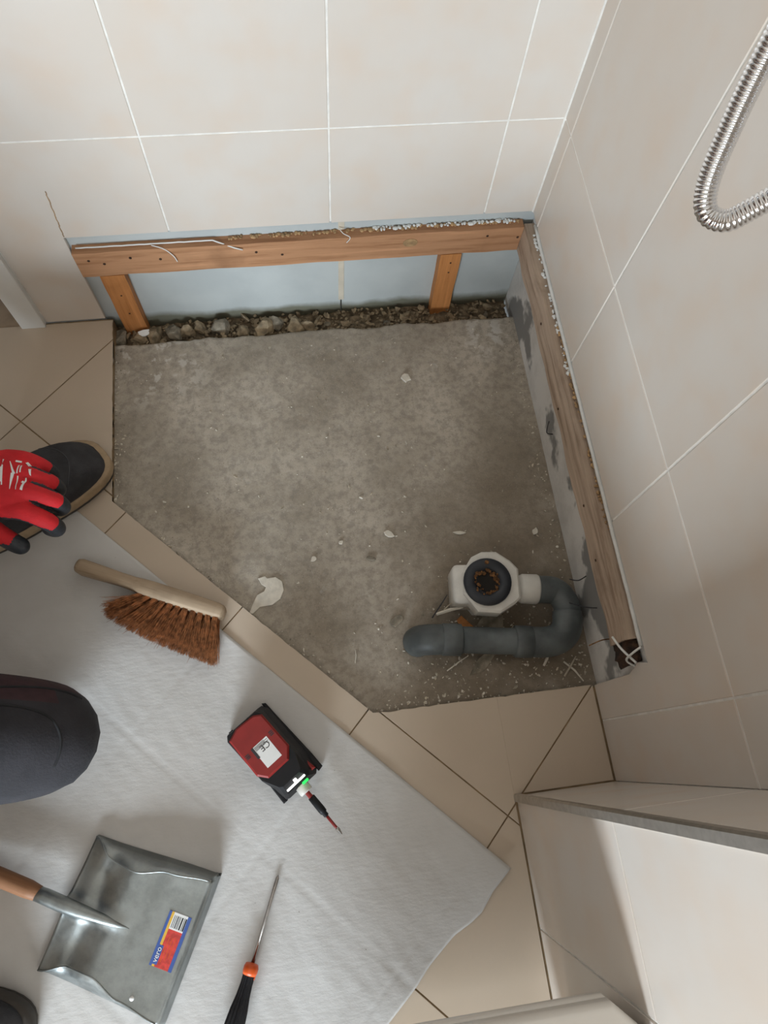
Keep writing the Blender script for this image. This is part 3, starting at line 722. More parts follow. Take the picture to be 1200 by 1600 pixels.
for i, x in enumerate(xs):
    big = x < -0.44; r = rnd.uniform(0.016,0.027) if big else rnd.uniform(0.008,0.014)
    bm = bmesh.new(); bmesh.ops.create_icosphere(bm, subdivisions=2, radius=r)
    for pn in range(9):      # knock flat facets off the stone
        nv = Vector((rnd.gauss(0,1),rnd.gauss(0,1),rnd.gauss(0,1))).normalized(); dpt = r*rnd.uniform(0.5,0.85)
        for v in bm.verts:
            e_ = v.co.dot(nv)-dpt
            if e_ > 0: v.co -= nv*e_
    sx, sy, sz = rnd.uniform(0.8,1.3), rnd.uniform(0.65,0.95), rnd.uniform(0.7,1.0)
    for v in bm.verts:
        n = v.co.normalized(); k = 1+0.35*noise.noise(n*1.6+Vector((i*3.1,0,0)))+0.12*noise.noise(n*4+Vector((i,7,0)))
        v.co = Vector((v.co.x*sx*k, v.co.y*sy*k, v.co.z*sz*k))
    o = obj('rubble_stone', bm, 'stone' if i % 3 else 'stone2'); o.location = (x+rnd.uniform(-0.008,0.008), rnd.uniform(-0.038,-0.014), (-0.034 if big else -0.044)); o.rotation_euler = (0,0,rnd.uniform(0,6))
    kind_ = ('large ' if big else 'small ')+('tan' if i % 3 else 'greyish'); tag(o, kind_+' broken stone in the trench below the blue board', 'stone', kind_+' rubble stones in the trench')
chip('plaster_chip', -0.822, -0.026, chip_poly(0.016, 8, rnd, 0.55), 0.005, 0.2, 'lwhite', 'white plaster lump on the rubble at the foot of the stud by the door', 'chip', None, 0.3, -0.026)

# ================================================================== HAND BRUSH
h0 = Vector((-0.938,-0.563,0)); hd = Vector((0.912,-0.41,0)).normalized(); ang = math.atan2(hd.y, hd.x)
brush = thing('hand_brush', 'wooden hand brush with reddish brown coir bristles lying on its side', 'brush', (h0.x,h0.y,0.0035), ang)
secs = []
for a, wd, ht, cy, cz in ((0.0,0.008,0.010,0,0.019),(0.004,0.0125,0.016,0,0.019),(0.012,0.0145,0.019,0,0.019),(0.05,0.0135,0.018,0,0.019),(0.09,0.012,0.017,0,0.019),(0.118,0.0125,0.020,-0.001,0.020),
                      (0.135,0.0155,0.024,-0.003,0.022),(0.16,0.016,0.025,-0.003,0.023),(0.22,0.0158,0.025,-0.003,0.023),(0.280,0.0145,0.024,-0.003,0.023),(0.291,0.0125,0.022,-0.003,0.023),(0.294,0.008,0.015,-0.003,0.023)):
    q = []
    for k in range(20):
        th = 2*PI*k/20; cs, sn = math.cos(th), math.sin(th); e = 0.55
        q.append(Vector((a, cy+wd*math.copysign(abs(cs)**e, cs), cz+min(ht,0.0225)*math.copysign(abs(sn)**e, sn))))
    secs.append(q)
bm = bmesh.new(); loft(bm, secs); bmesh.ops.recalc_face_normals(bm, faces=list(bm.faces)); obj('handle', bm, 'wood_brush', brush, True)
rnd = random.Random(9); bm = bmesh.new()
def bris(root, tip, wd):
    mid = (root+tip)/2 + Vector((rnd.uniform(-1,1)*0.003, rnd.uniform(-1,1)*0.002, rnd.uniform(-1,1)*0.003)); d = (tip-root).normalized()
    s1 = d.cross(Vector((0,0,1))).normalized()*wd; s2 = Vector((0,0,wd))
    def ring(p, k): return [bm.verts.new(p+s1*k), bm.verts.new(p-s1*k*0.5+s2*k), bm.verts.new(p-s1*k*0.5-s2*k)]
    r0, r1, r2 = ring(root,1), ring(mid,0.9), ring(tip,0.5)
    for a, b in ((r0,r1),(r1,r2)):
        for k in range(3): bm.faces.new((a[k-1],a[k],b[k],b[k-1]))
for row in range(3):
    for tft in range(11):
        ra = 0.142+0.0142*tft; rz = 0.011+0.012*row; s = tft/10
        for n in range(115):
            a = rnd.gauss(0, 1); b = rnd.gauss(0, 1)
            root = Vector((ra+rnd.uniform(-1,1)*0.0042, -0.017+0.002*rnd.random(), rz+rnd.uniform(-1,1)*0.004))
            ln = 0.068+0.013*s+rnd.uniform(-0.005,0.002) - (0.008 if row == 2 else 0)
            fan = (-0.052*(1-s)**1.6 + 0.018*s) + a*0.0050
            tip = Vector((root.x+fan, root.y-math.sqrt(max(ln*ln-fan*fan*0.6, 0.0004)), max(0.0012, rz-0.004+b*0.0045+(row-1)*0.003)))
            if rnd.random() < 0.012: tip += Vector((rnd.uniform(-0.02,0.01), rnd.uniform(-0.012,0.0), 0.002))
            bris(root, tip, 0.00042)
o = obj('bristles', bm, 'bristle', brush); o['kind'] = 'stuff'

# ================================================================== CORDLESS DRIVER
dd = Vector((0.575,-0.818)); ang = math.atan2(dd.y, dd.x)
drv = thing('cordless_driver', 'red and black cordless driver with a long bit lying on the felt', 'power tool', (-0.600,-0.935,0.0045), ang)
# local x forwards (to the bit), local y to the left of that
def dp(pts, z0, z1, ch, name, mat, label=None, parent=drv, taper=None):
    bm = bmesh.new(); prism(bm, pts, lambda u, v, h: (u, v, h), z0, z1, ch); return obj(name, bm, mat, parent, False, label)
# base rails on the floor
dp([(-0.074,-0.040),(0.080,-0.042),(0.080,-0.034),(-0.074,-0.032)], 0.0, 0.016, 0.002, 'base_rail', 'black_plastic')
dp([(-0.074,0.034),(-0.070,0.040),(-0.045,0.041),(0.05,0.046),(0.078,0.046),(0.080,0.036),(0.05,0.034),(-0.045,0.032)], 0.0, 0.020, 0.002, 'base_rail', 'black_plastic')
def sec(poly, z, k=1.0, oy=0.0): return [Vector((x*k if False else x, y*k+oy, z)) for x, y in poly]
b0 = [(-0.068,-0.036),(-0.060,-0.040),(0.035,-0.040),(0.078,-0.034),(0.080,-0.028),(0.080,0.030),(0.074,0.036),(0.035,0.040),(-0.060,0.038),(-0.070,0.032)]
b1 = [(-0.068,-0.040),(-0.060,-0.045),(0.035,-0.042),(0.070,-0.030),(0.074,-0.024),(0.074,0.020),(0.068,0.026),(0.035,0.032),(-0.058,0.030),(-0.068,0.024)]
b2 = [(-0.064,-0.041),(-0.056,-0.046),(0.030,-0.042),(0.056,-0.028),(0.060,-0.022),(0.060,0.012),(0.056,0.018),(0.030,0.028),(-0.054,0.026),(-0.064,0.020)]
bm = bmesh.new(); loft(bm, [sec(b0,0.004), sec(b0,0.024), sec(b1,0.046), sec(b2,0.066), sec(b2,0.070,0.96)]); bmesh.ops.recalc_face_normals(bm, faces=list(bm.faces))
obj('housing', bm, 'black_plastic', drv)
red = [(-0.060,-0.024),(-0.054,-0.043),(0.014,-0.040),(0.034,-0.026),(0.034,0.008),(0.018,0.025),(-0.050,0.024),(-0.058,0.014)]
red = [(-0.062,-0.022),(-0.054,-0.042),(0.018,-0.042),(0.033,-0.030),(0.033,0.012),(0.016,0.026),(-0.052,0.024),(-0.060,0.012)]
bm = bmesh.new(); loft(bm, [[Vector((x,y,0.060)) for x, y in inset(red,-0.002)], [Vector((x,y,0.072)) for x, y in inset(red,-0.001)], [Vector((x,y,0.0755)) for x, y in inset(red,0.002)]])
bmesh.ops.recalc_face_normals(bm, faces=list(bm.faces)); obj('red_cover', bm, 'red_plastic', drv)
dp([(0.036,0.030),(0.060,0.034),(0.072,0.036),(0.072,0.028),(0.040,0.022)], 0.020, 0.040, 0.003, 'red_latch', 'red_plastic')
for px, pyy in ((-0.018,-0.034),(-0.022,0.018)):
    for k in range(3): bbox('vent_slot', (px+k*0.003,px+k*0.003+0.0016,pyy-0.004,pyy+0.003,0.0752,0.0760), 'ink', drv)
# white rating label with printed marks
lab = bbox('rating_label', (-0.020,0.021,-0.0215,0.0085,0.0755,0.0758), 'lwhite', drv)
bbox('print_block', (-0.020,0.000,-0.0245,-0.0200,0.0755,0.0761), 'ink', lab)
Rt = Matrix.Rotation(-PI/2, 4, 'Z')
text_mesh('print', 'CE', 0.0150, 'ink', lab, Matrix.Translation((-0.0095,-0.003,0.0760)) @ Rt)
for k in range(5): bbox('print_line', (-0.0185+k*0.0008*2,-0.0178+k*0.0008*2,-0.019,0.007 if k % 2 else 0.001,0.0757,0.0760), 'ink', lab)
# work light, indicator, bit
bbox('work_light', (0.0675,0.0710,-0.022,0.016,0.0515,0.0560), 'led_white', drv, 0.001)
bbox('work_light', (0.0600,0.0680,-0.004,0.002,0.0560,0.0625), 'led_white', drv, 0.001)
bbox('indicator_light', (0.0755,0.0800,0.004,0.016,0.048,0.054), 'led_green', drv, 0.001)
Rx = Matrix.Translation((0,0.0,0.034)) @ Matrix.Rotation(PI/2, 4, 'Y')
bm = bmesh.new(); lathe(bm, [(0.007,0.076),(0.0115,0.078),(0.0118,0.090),(0.0105,0.0925),(0.006,0.0925)], 20, Rx); obj('chuck', bm, 'white_plastic', drv, True)
bm = bmesh.new(); lathe(bm, [(0.0042,0.090),(0.0042,0.103),(0,0.103)], 12, Rx); obj('bit_shank', bm, 'red_plastic', drv)
bm = bmesh.new(); lathe(bm, [(0.004,0.100),(0.0062,0.102),(0.0066,0.128),(0.0060,0.134),(0.0045,0.135),(0.0045,0.141),(0.003,0.142)], 16, Matrix.Rotation(0.05,4,'Y') @ Rx); obj('bit_holder', bm, 'black_plastic', drv, True)
bm = bmesh.new(); lathe(bm, [(0.0026,0.140),(0.0026,0.166),(0.0020,0.168)], 10, Matrix.Rotation(0.06,4,'Y') @ Rx); obj('bit_shaft', bm, 'red_plastic', drv, True)
bm = bmesh.new(); lathe(bm, [(0.0022,0.1660),(0.0036,0.168),(0.0036,0.172),(0.0012,0.1800),(0,0.1805)], 10, Matrix.Rotation(0.06,4,'Y') @ Rx); obj('bit_tip', bm, 'steel', drv)

# ================================================================== SCREWDRIVER
sd = Vector((-0.381,-0.925)); ang = math.atan2(sd.y, sd.x)
scr = thing('screwdriver', 'long steel screwdriver with black ribbed handle and orange collar', 'screwdriver', (-0.607,-1.133,0.0035), ang)
Ry = Matrix.Translation((0,0,0.016)) @ Matrix.Rotation(-0.05, 4, 'Y') @ Matrix.Rotation(PI/2, 4, 'Y')
bm = bmesh.new(); lathe(bm, [(0.0008,0.0),(0.0030,0.004),(0.0034,0.022),(0.0030,0.026),(0.0030,0.135)], 12, Matrix.Translation((0,0,-0.011)) @ Ry); obj('shaft', bm, 'steel', scr, True)
Rh = Matrix.Translation((0,0,-0.003)) @ Ry
bm = bmesh.new(); lathe(bm, [(0.004,0.1265),(0.0100,0.1275),(0.0118,0.132),(0.0118,0.138),(0.0105,0.1425)], 20, Rh); obj('collar', bm, 'orange', scr, True)
bbox('collar_tab', (0.138,0.148,0.004,0.0105,0.008,0.0225), 'orange', scr, 0.002)
prof = [(0.0098,0.138),(0.0096,0.155),(0.0110,0.172),(0.0140,0.190),(0.0158,0.210),(0.0155,0.235),(0.0140,0.246),(0.008,0.252),(0.0,0.253)]
bm = bmesh.new(); rings = []
for r, z in prof:
    rings.append([bm.verts.new(Rh @ Vector(((r*(1-0.10*(k % 2)))*math.cos(2*PI*k/32), (r*(1-0.10*(k % 2)))*math.sin(2*PI*k/32), z))) for k in range(32)])
for a, b in zip(rings, rings[1:]):
    for k in range(32): bm.faces.new((a[k-1],a[k],b[k],b[k-1]))
bmesh.ops.remove_doubles(bm, verts=list(bm.verts), dist=1e-6); obj('handle', bm, 'black_plastic', scr)

# ================================================================== DUSTPAN (lying face down)
ev = Vector((0.899,-0.438)); ang = math.atan2(ev.y, ev.x)
pan = thing('dustpan', 'galvanised steel dustpan lying face down with wooden handle and price sticker', 'dustpan', (-0.943,-1.124,0.0035), ang)
LP = 0.206
def lerp(tbl, a):
    for (x0, y0), (x1, y1) in zip(tbl, tbl[1:]):
        if a <= x1: s = (a-x0)/(x1-x0); s = max(0, min(1, s)); s = s*s*(3-2*s); return y0+(y1-y0)*s
    return tbl[-1][1]
bt = [(0.0,0.100),(0.045,0.078),(0.085,0.076),(0.14,0.092),(LP,0.101)]
bb = [(0.0,0.101),(LP,0.109)]
zt = [(0.0,0.010),(0.035,0.020),(0.09,0.030),(LP,0.032)]
def ptop(a, s):
    """s in -1..1 across the pan"""
    b = lerp(bt, a)*s
    z = lerp(zt, a) + 0.004*(abs(s)**3)*(1 if 0.03 < a else a/0.03)
    ridge = max(0, 1-a/0.115)
    z += 0.020*ridge*math.exp(-(b/0.011)**2) + 0.010*max(0, 1-a/0.05)*math.exp(-(b/0.05)**2)
    z -= 0.006*math.exp(-((a-0.04)/0.022)**2)*math.exp(-((abs(b)-0.05)/0.025)**2)
    return Vector((a, b, z))
bm = bmesh.new(); NA, NB = 56, 64; vs = []
for i in range(NA+1):
    a = LP*i/NA; row = []
    e = lerp(bb, a); side = [Vector((a, -e, 0.0003)), Vector((a, -(e*0.55+lerp(bt,a)*0.45), ptop(a,-1).z*0.55))]
    row += [bm.verts.new(p) for p in side]
    row += [bm.verts.new(ptop(a, -1+2*k/NB)) for k in range(NB+1)]
    row += [bm.verts.new(Vector((p.x, -p.y, p.z))) for p in side[::-1]]
    vs.append(row)
# front lip down to the floor
lip = []
for k, v in enumerate(vs[-1]):
    z = v.co.z
    lip.append([bm.verts.new((LP+0.004, v.co.y*1.01, z-0.002)), bm.verts.new((LP+0.010, v.co.y*1.02, max(0.0003, z-0.030)))])
for i in range(NA):
    for k in range(len(vs[0])-1): bm.faces.new((vs[i][k], vs[i+1][k], vs[i+1][k+1], vs[i][k+1]))
for k in range(len(vs[0])-1):
    bm.faces.new((vs[-1][k], lip[k][0], lip[k+1][0], vs[-1][k+1])); bm.faces.new((lip[k][0], lip[k][1], lip[k+1][1], lip[k+1][0]))
bmesh.ops.recalc_face_normals(bm, faces=list(bm.faces))
po = obj('pan', bm, 'galv', pan, True); so = po.modifiers.new('thick', 'SOLIDIFY'); so.thickness = 0.0009; so.offset = -1
# rolled edge wires along both sides
for s in (-1, 1):
    bm = bmesh.new(); tube(bm, [ptop(LP*i/30, s)+Vector((0,0,0.0004)) for i in range(31)], 0.0014, 6); obj('rolled_edge', bm, 'galv', pan, True)
bm = bmesh.new(); tube(bm, [(-0.045,0.001,0.034),(-0.03,0.001,0.0345),(0.0,0.0,0.036),(0.03,0,0.0365),(0.075,0,0.0335),(0.115,0,0.029)], [0.0112,0.0118,0.0118,0.0105,0.007,0.002], 20); obj('socket', bm, 'galv', pan, True)
bm = bmesh.new(); tube(bm, [(-0.035,0.001,0.0343),(-0.06,0.002,0.0335),(-0.12,0.003,0.032),(-0.165,0.004,0.031),(-0.172,0.004,0.031)], [0.0105,0.0135,0.0140,0.0135,0.010], 20); obj('handle', bm, 'wood_handle', pan, True)
bm = bmesh.new(); lathe(bm, [(0.004,0.0),(0.0038,0.002),(0.0025,0.0032),(0,0.0035)], 12, Matrix.Translation((0.158,-0.082,0.0335))); obj('rivet', bm, 'lwhite', pan, True)
sz = 0.0338
stk = bbox('sticker', (0.163,0.200,-0.034,0.044,sz-0.0006,sz), 'lred', pan, 0, label='red, blue and yellow price sticker with barcode')
bbox('sticker_stripe', (0.163,0.1675,-0.034,0.044,sz-0.0003,sz+0.0002), 'lblue', stk)
bbox('sticker_stripe', (0.1675,0.1715,-0.034,0.044,sz-0.0003,sz+0.0002), 'yellow', stk)
bbox('sticker_stripe', (0.1945,0.200,-0.034,0.044,sz-0.0003,sz+0.0002), 'lblue', stk)
bbox('barcode_field', (0.1715,0.1945,0.020,0.044,sz-0.0003,sz+0.0002), 'lwhite', stk)
rnd = random.Random(4); x = 0.1735
while x < 0.192:
    wv = rnd.choice((0.0010,0.0016,0.0024)); bbox('barcode_bar', (x,x+wv,0.0225,0.040,sz,sz+0.0004), 'ink', stk); x += wv+rnd.choice((0.0010,0.0016))
bbox('logo_field', (0.1640,0.1745,-0.031,-0.004,sz,sz+0.0003), 'lblue', stk)
text_mesh('logo_text', 'vero', 0.0115, 'lwhite', stk, Matrix.Translation((0.1695,-0.0175,sz+0.0006)) @ Matrix.Rotation(PI/2,4,'Z'))
for k in range(3): bbox('print_line', (0.1775+k*0.005,0.1785+k*0.005,-0.026+k*0.004,0.010,sz,sz+0.0003), 'orange', stk)

# ================================================================== SHOWER HOSE
hose = thing('shower_hose', 'chrome spiral shower hose looping in front of the right-hand wall', 'hose', (-0.02,-0.70,1.25))
HO = Vector((-0.02,-0.70,1.25))
path = smooth_path([(-0.035,-0.47,1.62),(-0.10,-0.50,1.45),(-0.138,-0.535,1.22),(-0.150,-0.553,1.08),(-0.159,-0.569,0.995),(-0.163,-0.583,0.945),(-0.1655,-0.597,0.912),(-0.1640,-0.612,0.898),
                    (-0.152,-0.622,0.898),(-0.136,-0.622,0.910),(-0.112,-0.622,0.938),(-0.085,-0.63,0.99),(-0.055,-0.66,1.10),(-0.035,-0.70,1.20)], 40)
L = [0]
for a, b in zip(path, path[1:]): L.append(L[-1]+(b-a).length)
fine = []; n = int(L[-1]/0.0006); j = 0
for i in range(n+1):
    s = L[-1]*i/n
    while j < len(L)-2 and L[j+1] < s: j += 1
    q = (s-L[j])/max(1e-9, L[j+1]-L[j]); fine.append(path[j].lerp(path[j+1], q)-HO)
bm = bmesh.new(); tube(bm, fine, [0.0078+0.0009*abs(math.sin(PI*(L[-1]*i/n)/0.0034)) for i in range(n+1)], 16); obj('spiral_tube', bm, 'chrome', hose, True)
bm = bmesh.new(); tube(bm, [Vector((-0.035,-0.70,1.20))-HO, Vector((-0.033,-0.70,1.215))-HO, Vector((-0.030,-0.70,1.24))-HO, Vector((-0.016,-0.70,1.25))-HO, Vector((0.0,-0.70,1.25))-HO], [0.010,0.011,0.011,0.012,0.022], 18); obj('wall_elbow', bm, 'chrome', hose, True)
bm = bmesh.new(); tube(bm, [Vector((-0.037,-0.469,1.61))-HO, Vector((-0.028,-0.466,1.64))-HO, Vector((-0.020,-0.465,1.66))-HO, Vector((0.0,-0.465,1.67))-HO], [0.010,0.011,0.012,0.022], 18); obj('wall_holder', bm, 'chrome', hose, True)

# ================================================================== TOILET (only its lid edge is in the frame)
toi = thing('toilet', 'white wall-hung toilet with closed lid against the tiled partition wall', 'toilet', (SX-0.001,-1.437,0.0))
def lidshape(k, x0, yo=0.183, ln=0.54):
    pts = []
    for i in range(13): th = PI/2+PI*i/12; pts.append((-(ln-yo*1.25)+math.cos(th)*yo*1.25*k, math.sin(th)*yo*k))
    return [(x0-0.0, -(yo-0.03)*k), (x0-0.0, (yo-0.03)*k), (x0-0.03, yo*k)] + pts + [(x0-0.03, -yo*k)]
def lofted(name, layers, mat):
    bm = bmesh.new(); loft(bm, [[Vector((x,y,z)) for x, y in lidshape(k, x0)] for k, x0, z in layers]); bmesh.ops.recalc_face_normals(bm, faces=list(bm.faces)); bevel_o = obj(name, bm, mat, toi, True); return bevel_o
lofted('bowl', [(0.45,-0.003,0.10),(0.60,-0.003,0.16),(0.80,-0.003,0.28),(0.93,-0.003,0.36),(0.95,-0.003,0.385)], 'ceramic')
lofted('seat', [(0.99,-0.006,0.385),(1.0,-0.005,0.390),(1.0,-0.005,0.402),(0.99,-0.006,0.405)], 'ceramic')
lofted('lid', [(0.985,-0.006,0.4055),(1.0,-0.004,0.411),(1.0,-0.004,0.428),(0.99,-0.006,0.435),(0.97,-0.010,0.439),(0.6,-0.05,0.441)], 'ceramic')
bbox('flush_plate', (-0.008,0.0005,-0.12,0.12,0.95,1.10), 'white_paint', toi, 0.003)

# ================================================================== PEOPLE
def skin(name, verts, edges, mat, parent, sub=2, root=0):
    me = bpy.data.meshes.new(name); me.from_pydata([v[:3] for v in verts], edges, []); me.update()
    o = bpy.data.objects.new(name, me); COL.objects.link(o)
    sk = o.modifiers.new('skin', 'SKIN'); sk.use_smooth_shade = True
    for i, v in enumerate(verts):
        r = v[3]; me.skin_vertices[0].data[i].radius = r if isinstance(r, tuple) else (r, r)
    me.skin_vertices[0].data[root].use_root = True
    ss = o.modifiers.new('sub', 'SUBSURF'); ss.levels = sub; ss.render_levels = sub
    mod_apply(o); o.parent = parent
    o.data.materials.clear()
    for m_ in (mat if isinstance(mat, (list,tuple)) else [mat]): o.data.materials.append(M[m_])
    return o
def make_shoe(parent, loc, ang_, length=0.305, width=0.130, name='shoe'):
    e = bpy.data.objects.new(name, None)
    # x=0 heel .. x=length toe
    def outline(k):
        pts = []
        for i in range(36):
            th = 2*PI*i/36; c, s = math.cos(th), math.sin(th)
            x = length*(0.5+0.5*math.copysign(abs(c)**0.72, c)); wv = width*0.5*(0.80+0.24*math.sin(min(1, x/(length*0.72))*PI/2)**2)
            y = wv*math.copysign(abs(s)**0.70, s) + 0.010*math.sin(PI*min(1,x/length))*1.0
            pts.append((length*0.5+(x-length*0.5)*k, y*k))
        return pts
    mt = Matrix.Translation(loc) @ Matrix.Rotation(ang_, 4, 'Z')
    bm = bmesh.new(); loft(bm, [[mt @ Vector((x,y,z)) for x, y in outline(k)] for k, z in ((0.97,0.0),(1.0,0.003),(1.0,0.010))]); bmesh.ops.recalc_face_normals(bm, faces=list(bm.faces)); obj('tread', bm, 'tread', parent, True)
    bm = bmesh.new(); loft(bm, [[mt @ Vector((x,y,z)) for x, y in outline(k)] for k, z in ((1.0,0.010),(1.015,0.014),(1.015,0.030),(1.0,0.034),(0.93,0.036))]); bmesh.ops.recalc_face_normals(bm, faces=list(bm.faces)); obj('sole', bm, 'sole', parent, True)
    bm = bmesh.new(); NL = 10; secs = []
    top = lambda x: 0.084+0.034*max(0, (0.72-x/length))/0.72*1.6 if x/length < 0.72 else 0.084-0.030*((x/length-0.72)/0.28)**2.0
    for i in range(NL+1):
        f_ = i/NL; k = 0.945*math.cos(f_*PI/2*0.96)**0.42
        secs.append([mt @ Vector((length*0.5+(x-length*0.5)*k, y*k, 0.032+(top(max(0,min(length, length*0.5+(x-length*0.5)*k)))-0.032)*math.sin(f_*PI/2))) for x, y in outline(1.0)])
    loft(bm, secs); bmesh.ops.recalc_face_normals(bm, faces=list(bm.faces)); up = obj('shoe_upper', bm, 'shoe_upper', parent, True)
    # stitched toe cap seam
    bm = bmesh.new(); pts = []
    for i in range(15):
        t_ = -1+2*i/14; x = length*(0.80-0.10*t_*t_); y = t_*width*0.40
        pts.append((x, y))
    bvh = BVHTree.FromPolygons([v.co for v in up.data.vertices], [tuple(p.vertices) for p in up.data.polygons]); yy = []
    for x, y in pts:
        q_ = mt @ Vector((x, y+0.008, 0)); h_ = bvh.ray_cast(Vector((q_.x,q_.y,0.4)), Vector((0,0,-1)))[0]
        if h_: yy.append(h_+Vector((0,0,0.0003)))
    if len(yy) > 3: tube(bm, yy, 0.0009, 5); obj('toe_seam', bm, 'seam', parent, True)
    else: bm.free()
    return up
worker = thing('person', 'kneeling worker in charcoal trousers, black tan-soled shoe and red work gloves', 'person', (-1.30,-0.72,0.0))
WO = worker.location.copy()
def wl(p): return (p[0]-WO.x, p[1]-WO.y, p[2]) + tuple(p[3:])
bv = [(-1.36,-0.72,0.46,0.15),                                              # 0 pelvis
      (-1.36,-0.62,0.44,0.105),(-1.22,-0.48,0.50,0.095),(-1.12,-0.36,0.53,0.078),   # left hip, thigh, knee
      (-1.13,-0.43,0.32,0.062),(-1.115,-0.495,0.10,0.050),                          # left shin, ankle
      (-1.34,-0.82,0.43,0.110),(-1.15,-0.855,0.30,0.108),(-1.00,-0.872,0.185,0.104),(-0.935,-0.876,0.130,0.093),(-0.915,-0.878,0.105,0.078),   # right hip, thigh, knee
      (-1.06,-0.89,0.085,0.066),(-1.24,-0.91,0.075,0.052),(-1.32,-0.92,0.07,0.045),   # right shin on the floor, ankle
      (-1.36,-0.72,0.64,0.155),(-1.30,-0.71,0.84,0.165),(-1.24,-0.70,0.99,0.10),(-1.20,-0.70,1.07,0.058),   # spine, chest, neck base, neck
      (-1.26,-0.52,0.94,0.072),(-1.23,-0.46,0.70,0.055),(-1.16,-0.465,0.46,0.046),(-1.075,-0.466,0.265,0.036),  # left arm
      (-1.26,-0.89,0.94,0.072),(-1.20,-0.99,0.70,0.055),(-1.08,-0.96,0.52,0.046),(-1.06,-0.915,0.455,0.036)]  # right arm
be = [(0,1),(1,2),(2,3),(3,4),(4,5),(0,6),(6,7),(7,8),(8,9),(9,10),(10,11),(11,12),(12,13),(0,14),(14,15),(15,16),(16,17),(15,18),(18,19),(19,20),(20,21),(15,22),(22,23),(23,24),(24,25)]
body = skin('body', [wl(v) for v in bv], be, ['trouser','maroon'], worker, 2)
for p in body.data.polygons:
    c = p.center; n = p.normal
    if c.z > 0.62 or (c.x > -0.30 and c.z < 0.42 and c.y > -0.30 and n.y > 0.62 and c.y < 0): p.material_index = 1
M['dark_seam'] = plain('dark_seam', (0.016,0.016,0.018), 0.9)
bvh = BVHTree.FromPolygons([v.co for v in body.data.vertices], [tuple(p.vertices) for p in body.data.polygons])
for arc in ([(-1.06,-0.835),(-0.99,-0.832),(-0.935,-0.838),(-0.900,-0.860),(-0.893,-0.895),(-0.905,-0.925)], [(-1.04,-0.815),(-0.96,-0.806),(-0.905,-0.812),(-0.872,-0.835)]):
    yy = []
    for q_ in smooth_path([(a, b, 0) for a, b in arc], 6):
        h_ = bvh.ray_cast(Vector((q_.x-WO.x, q_.y-WO.y, 0.6)), Vector((0,0,-1)))[0]
        if h_: yy.append(h_)
    if len(yy) > 3: bm = bmesh.new(); tube(bm, yy, 0.0022, 6); obj('knee_seam', bm, 'dark_seam', worker, True)
# head with face
head = bmesh.new(); bmesh.ops.create_icosphere(head, subdivisions=4, radius=0.1)
for v in head.verts:
    n = v.co.normalized(); x, y, z = n
    sx = 0.098+0.012*max(0,-z); v.co = Vector((x*0.100, y*0.076, z*0.118))
    if x > 0.3:
        f = math.exp(-((y/0.16)**2)-((z+0.08)/0.22)**2); v.co.x += 0.024*f
        for s in (-1,1): v.co.x -= 0.010*math.exp(-((y-s*0.36)/0.14)**2-((z-0.12)/0.10)**2)
        v.co.x -= 0.005*math.exp(-((y)/0.30)**2-((z+0.42)/0.05)**2)
    if z < -0.4: v.co.y *= 1-0.25*(-z-0.4); v.co.x += 0.010*(-z-0.4)
HM = Matrix.Translation(Vector((-1.155,-0.70,1.185))-WO) @ Matrix.Rotation(0.55, 4, 'Y')
bmesh.ops.transform(head, matrix=HM, verts=list(head.verts)); obj('head', head, 'skin', worker, True)
for s in (-1,1):
    bm = bmesh.new(); bmesh.ops.create_icosphere(bm, subdivisions=2, radius=0.026, matrix=HM @ Matrix.Translation((-0.005,s*0.077,-0.005)) @ Matrix.Diagonal((0.65,0.3,1.15,1))); obj('ear', bm, 'skin', worker, True)
    bm = bmesh.new(); bmesh.ops.create_icosphere(bm, subdivisions=2, radius=0.0125, matrix=HM @ Matrix.Translation((0.079,s*0.029,0.014))); obj('eye', bm, 'lwhite', worker, True)
bm = bmesh.new(); bmesh.ops.create_icosphere(bm, subdivisions=4, radius=0.1)
bmesh.ops.delete(bm, geom=[v for v in bm.verts if v.co.z < 0.02 and v.co.x > -0.03 or v.co.z < -0.05 or (v.co.x > 0.06 and v.co.z < 0.055)], context='VERTS')
bmesh.ops.transform(bm, matrix=HM @ Matrix.Diagonal((1.08,0.84,1.24,1)), verts=list(bm.verts)); hr = obj('hair', bm, 'hair', worker, True)
hm = hr.modifiers.new('t','SOLIDIFY'); hm.thickness = 0.008
make_shoe(worker, Vector((-1.140,-0.508,0.0035))-WO, math.atan2(0.56,0.83))
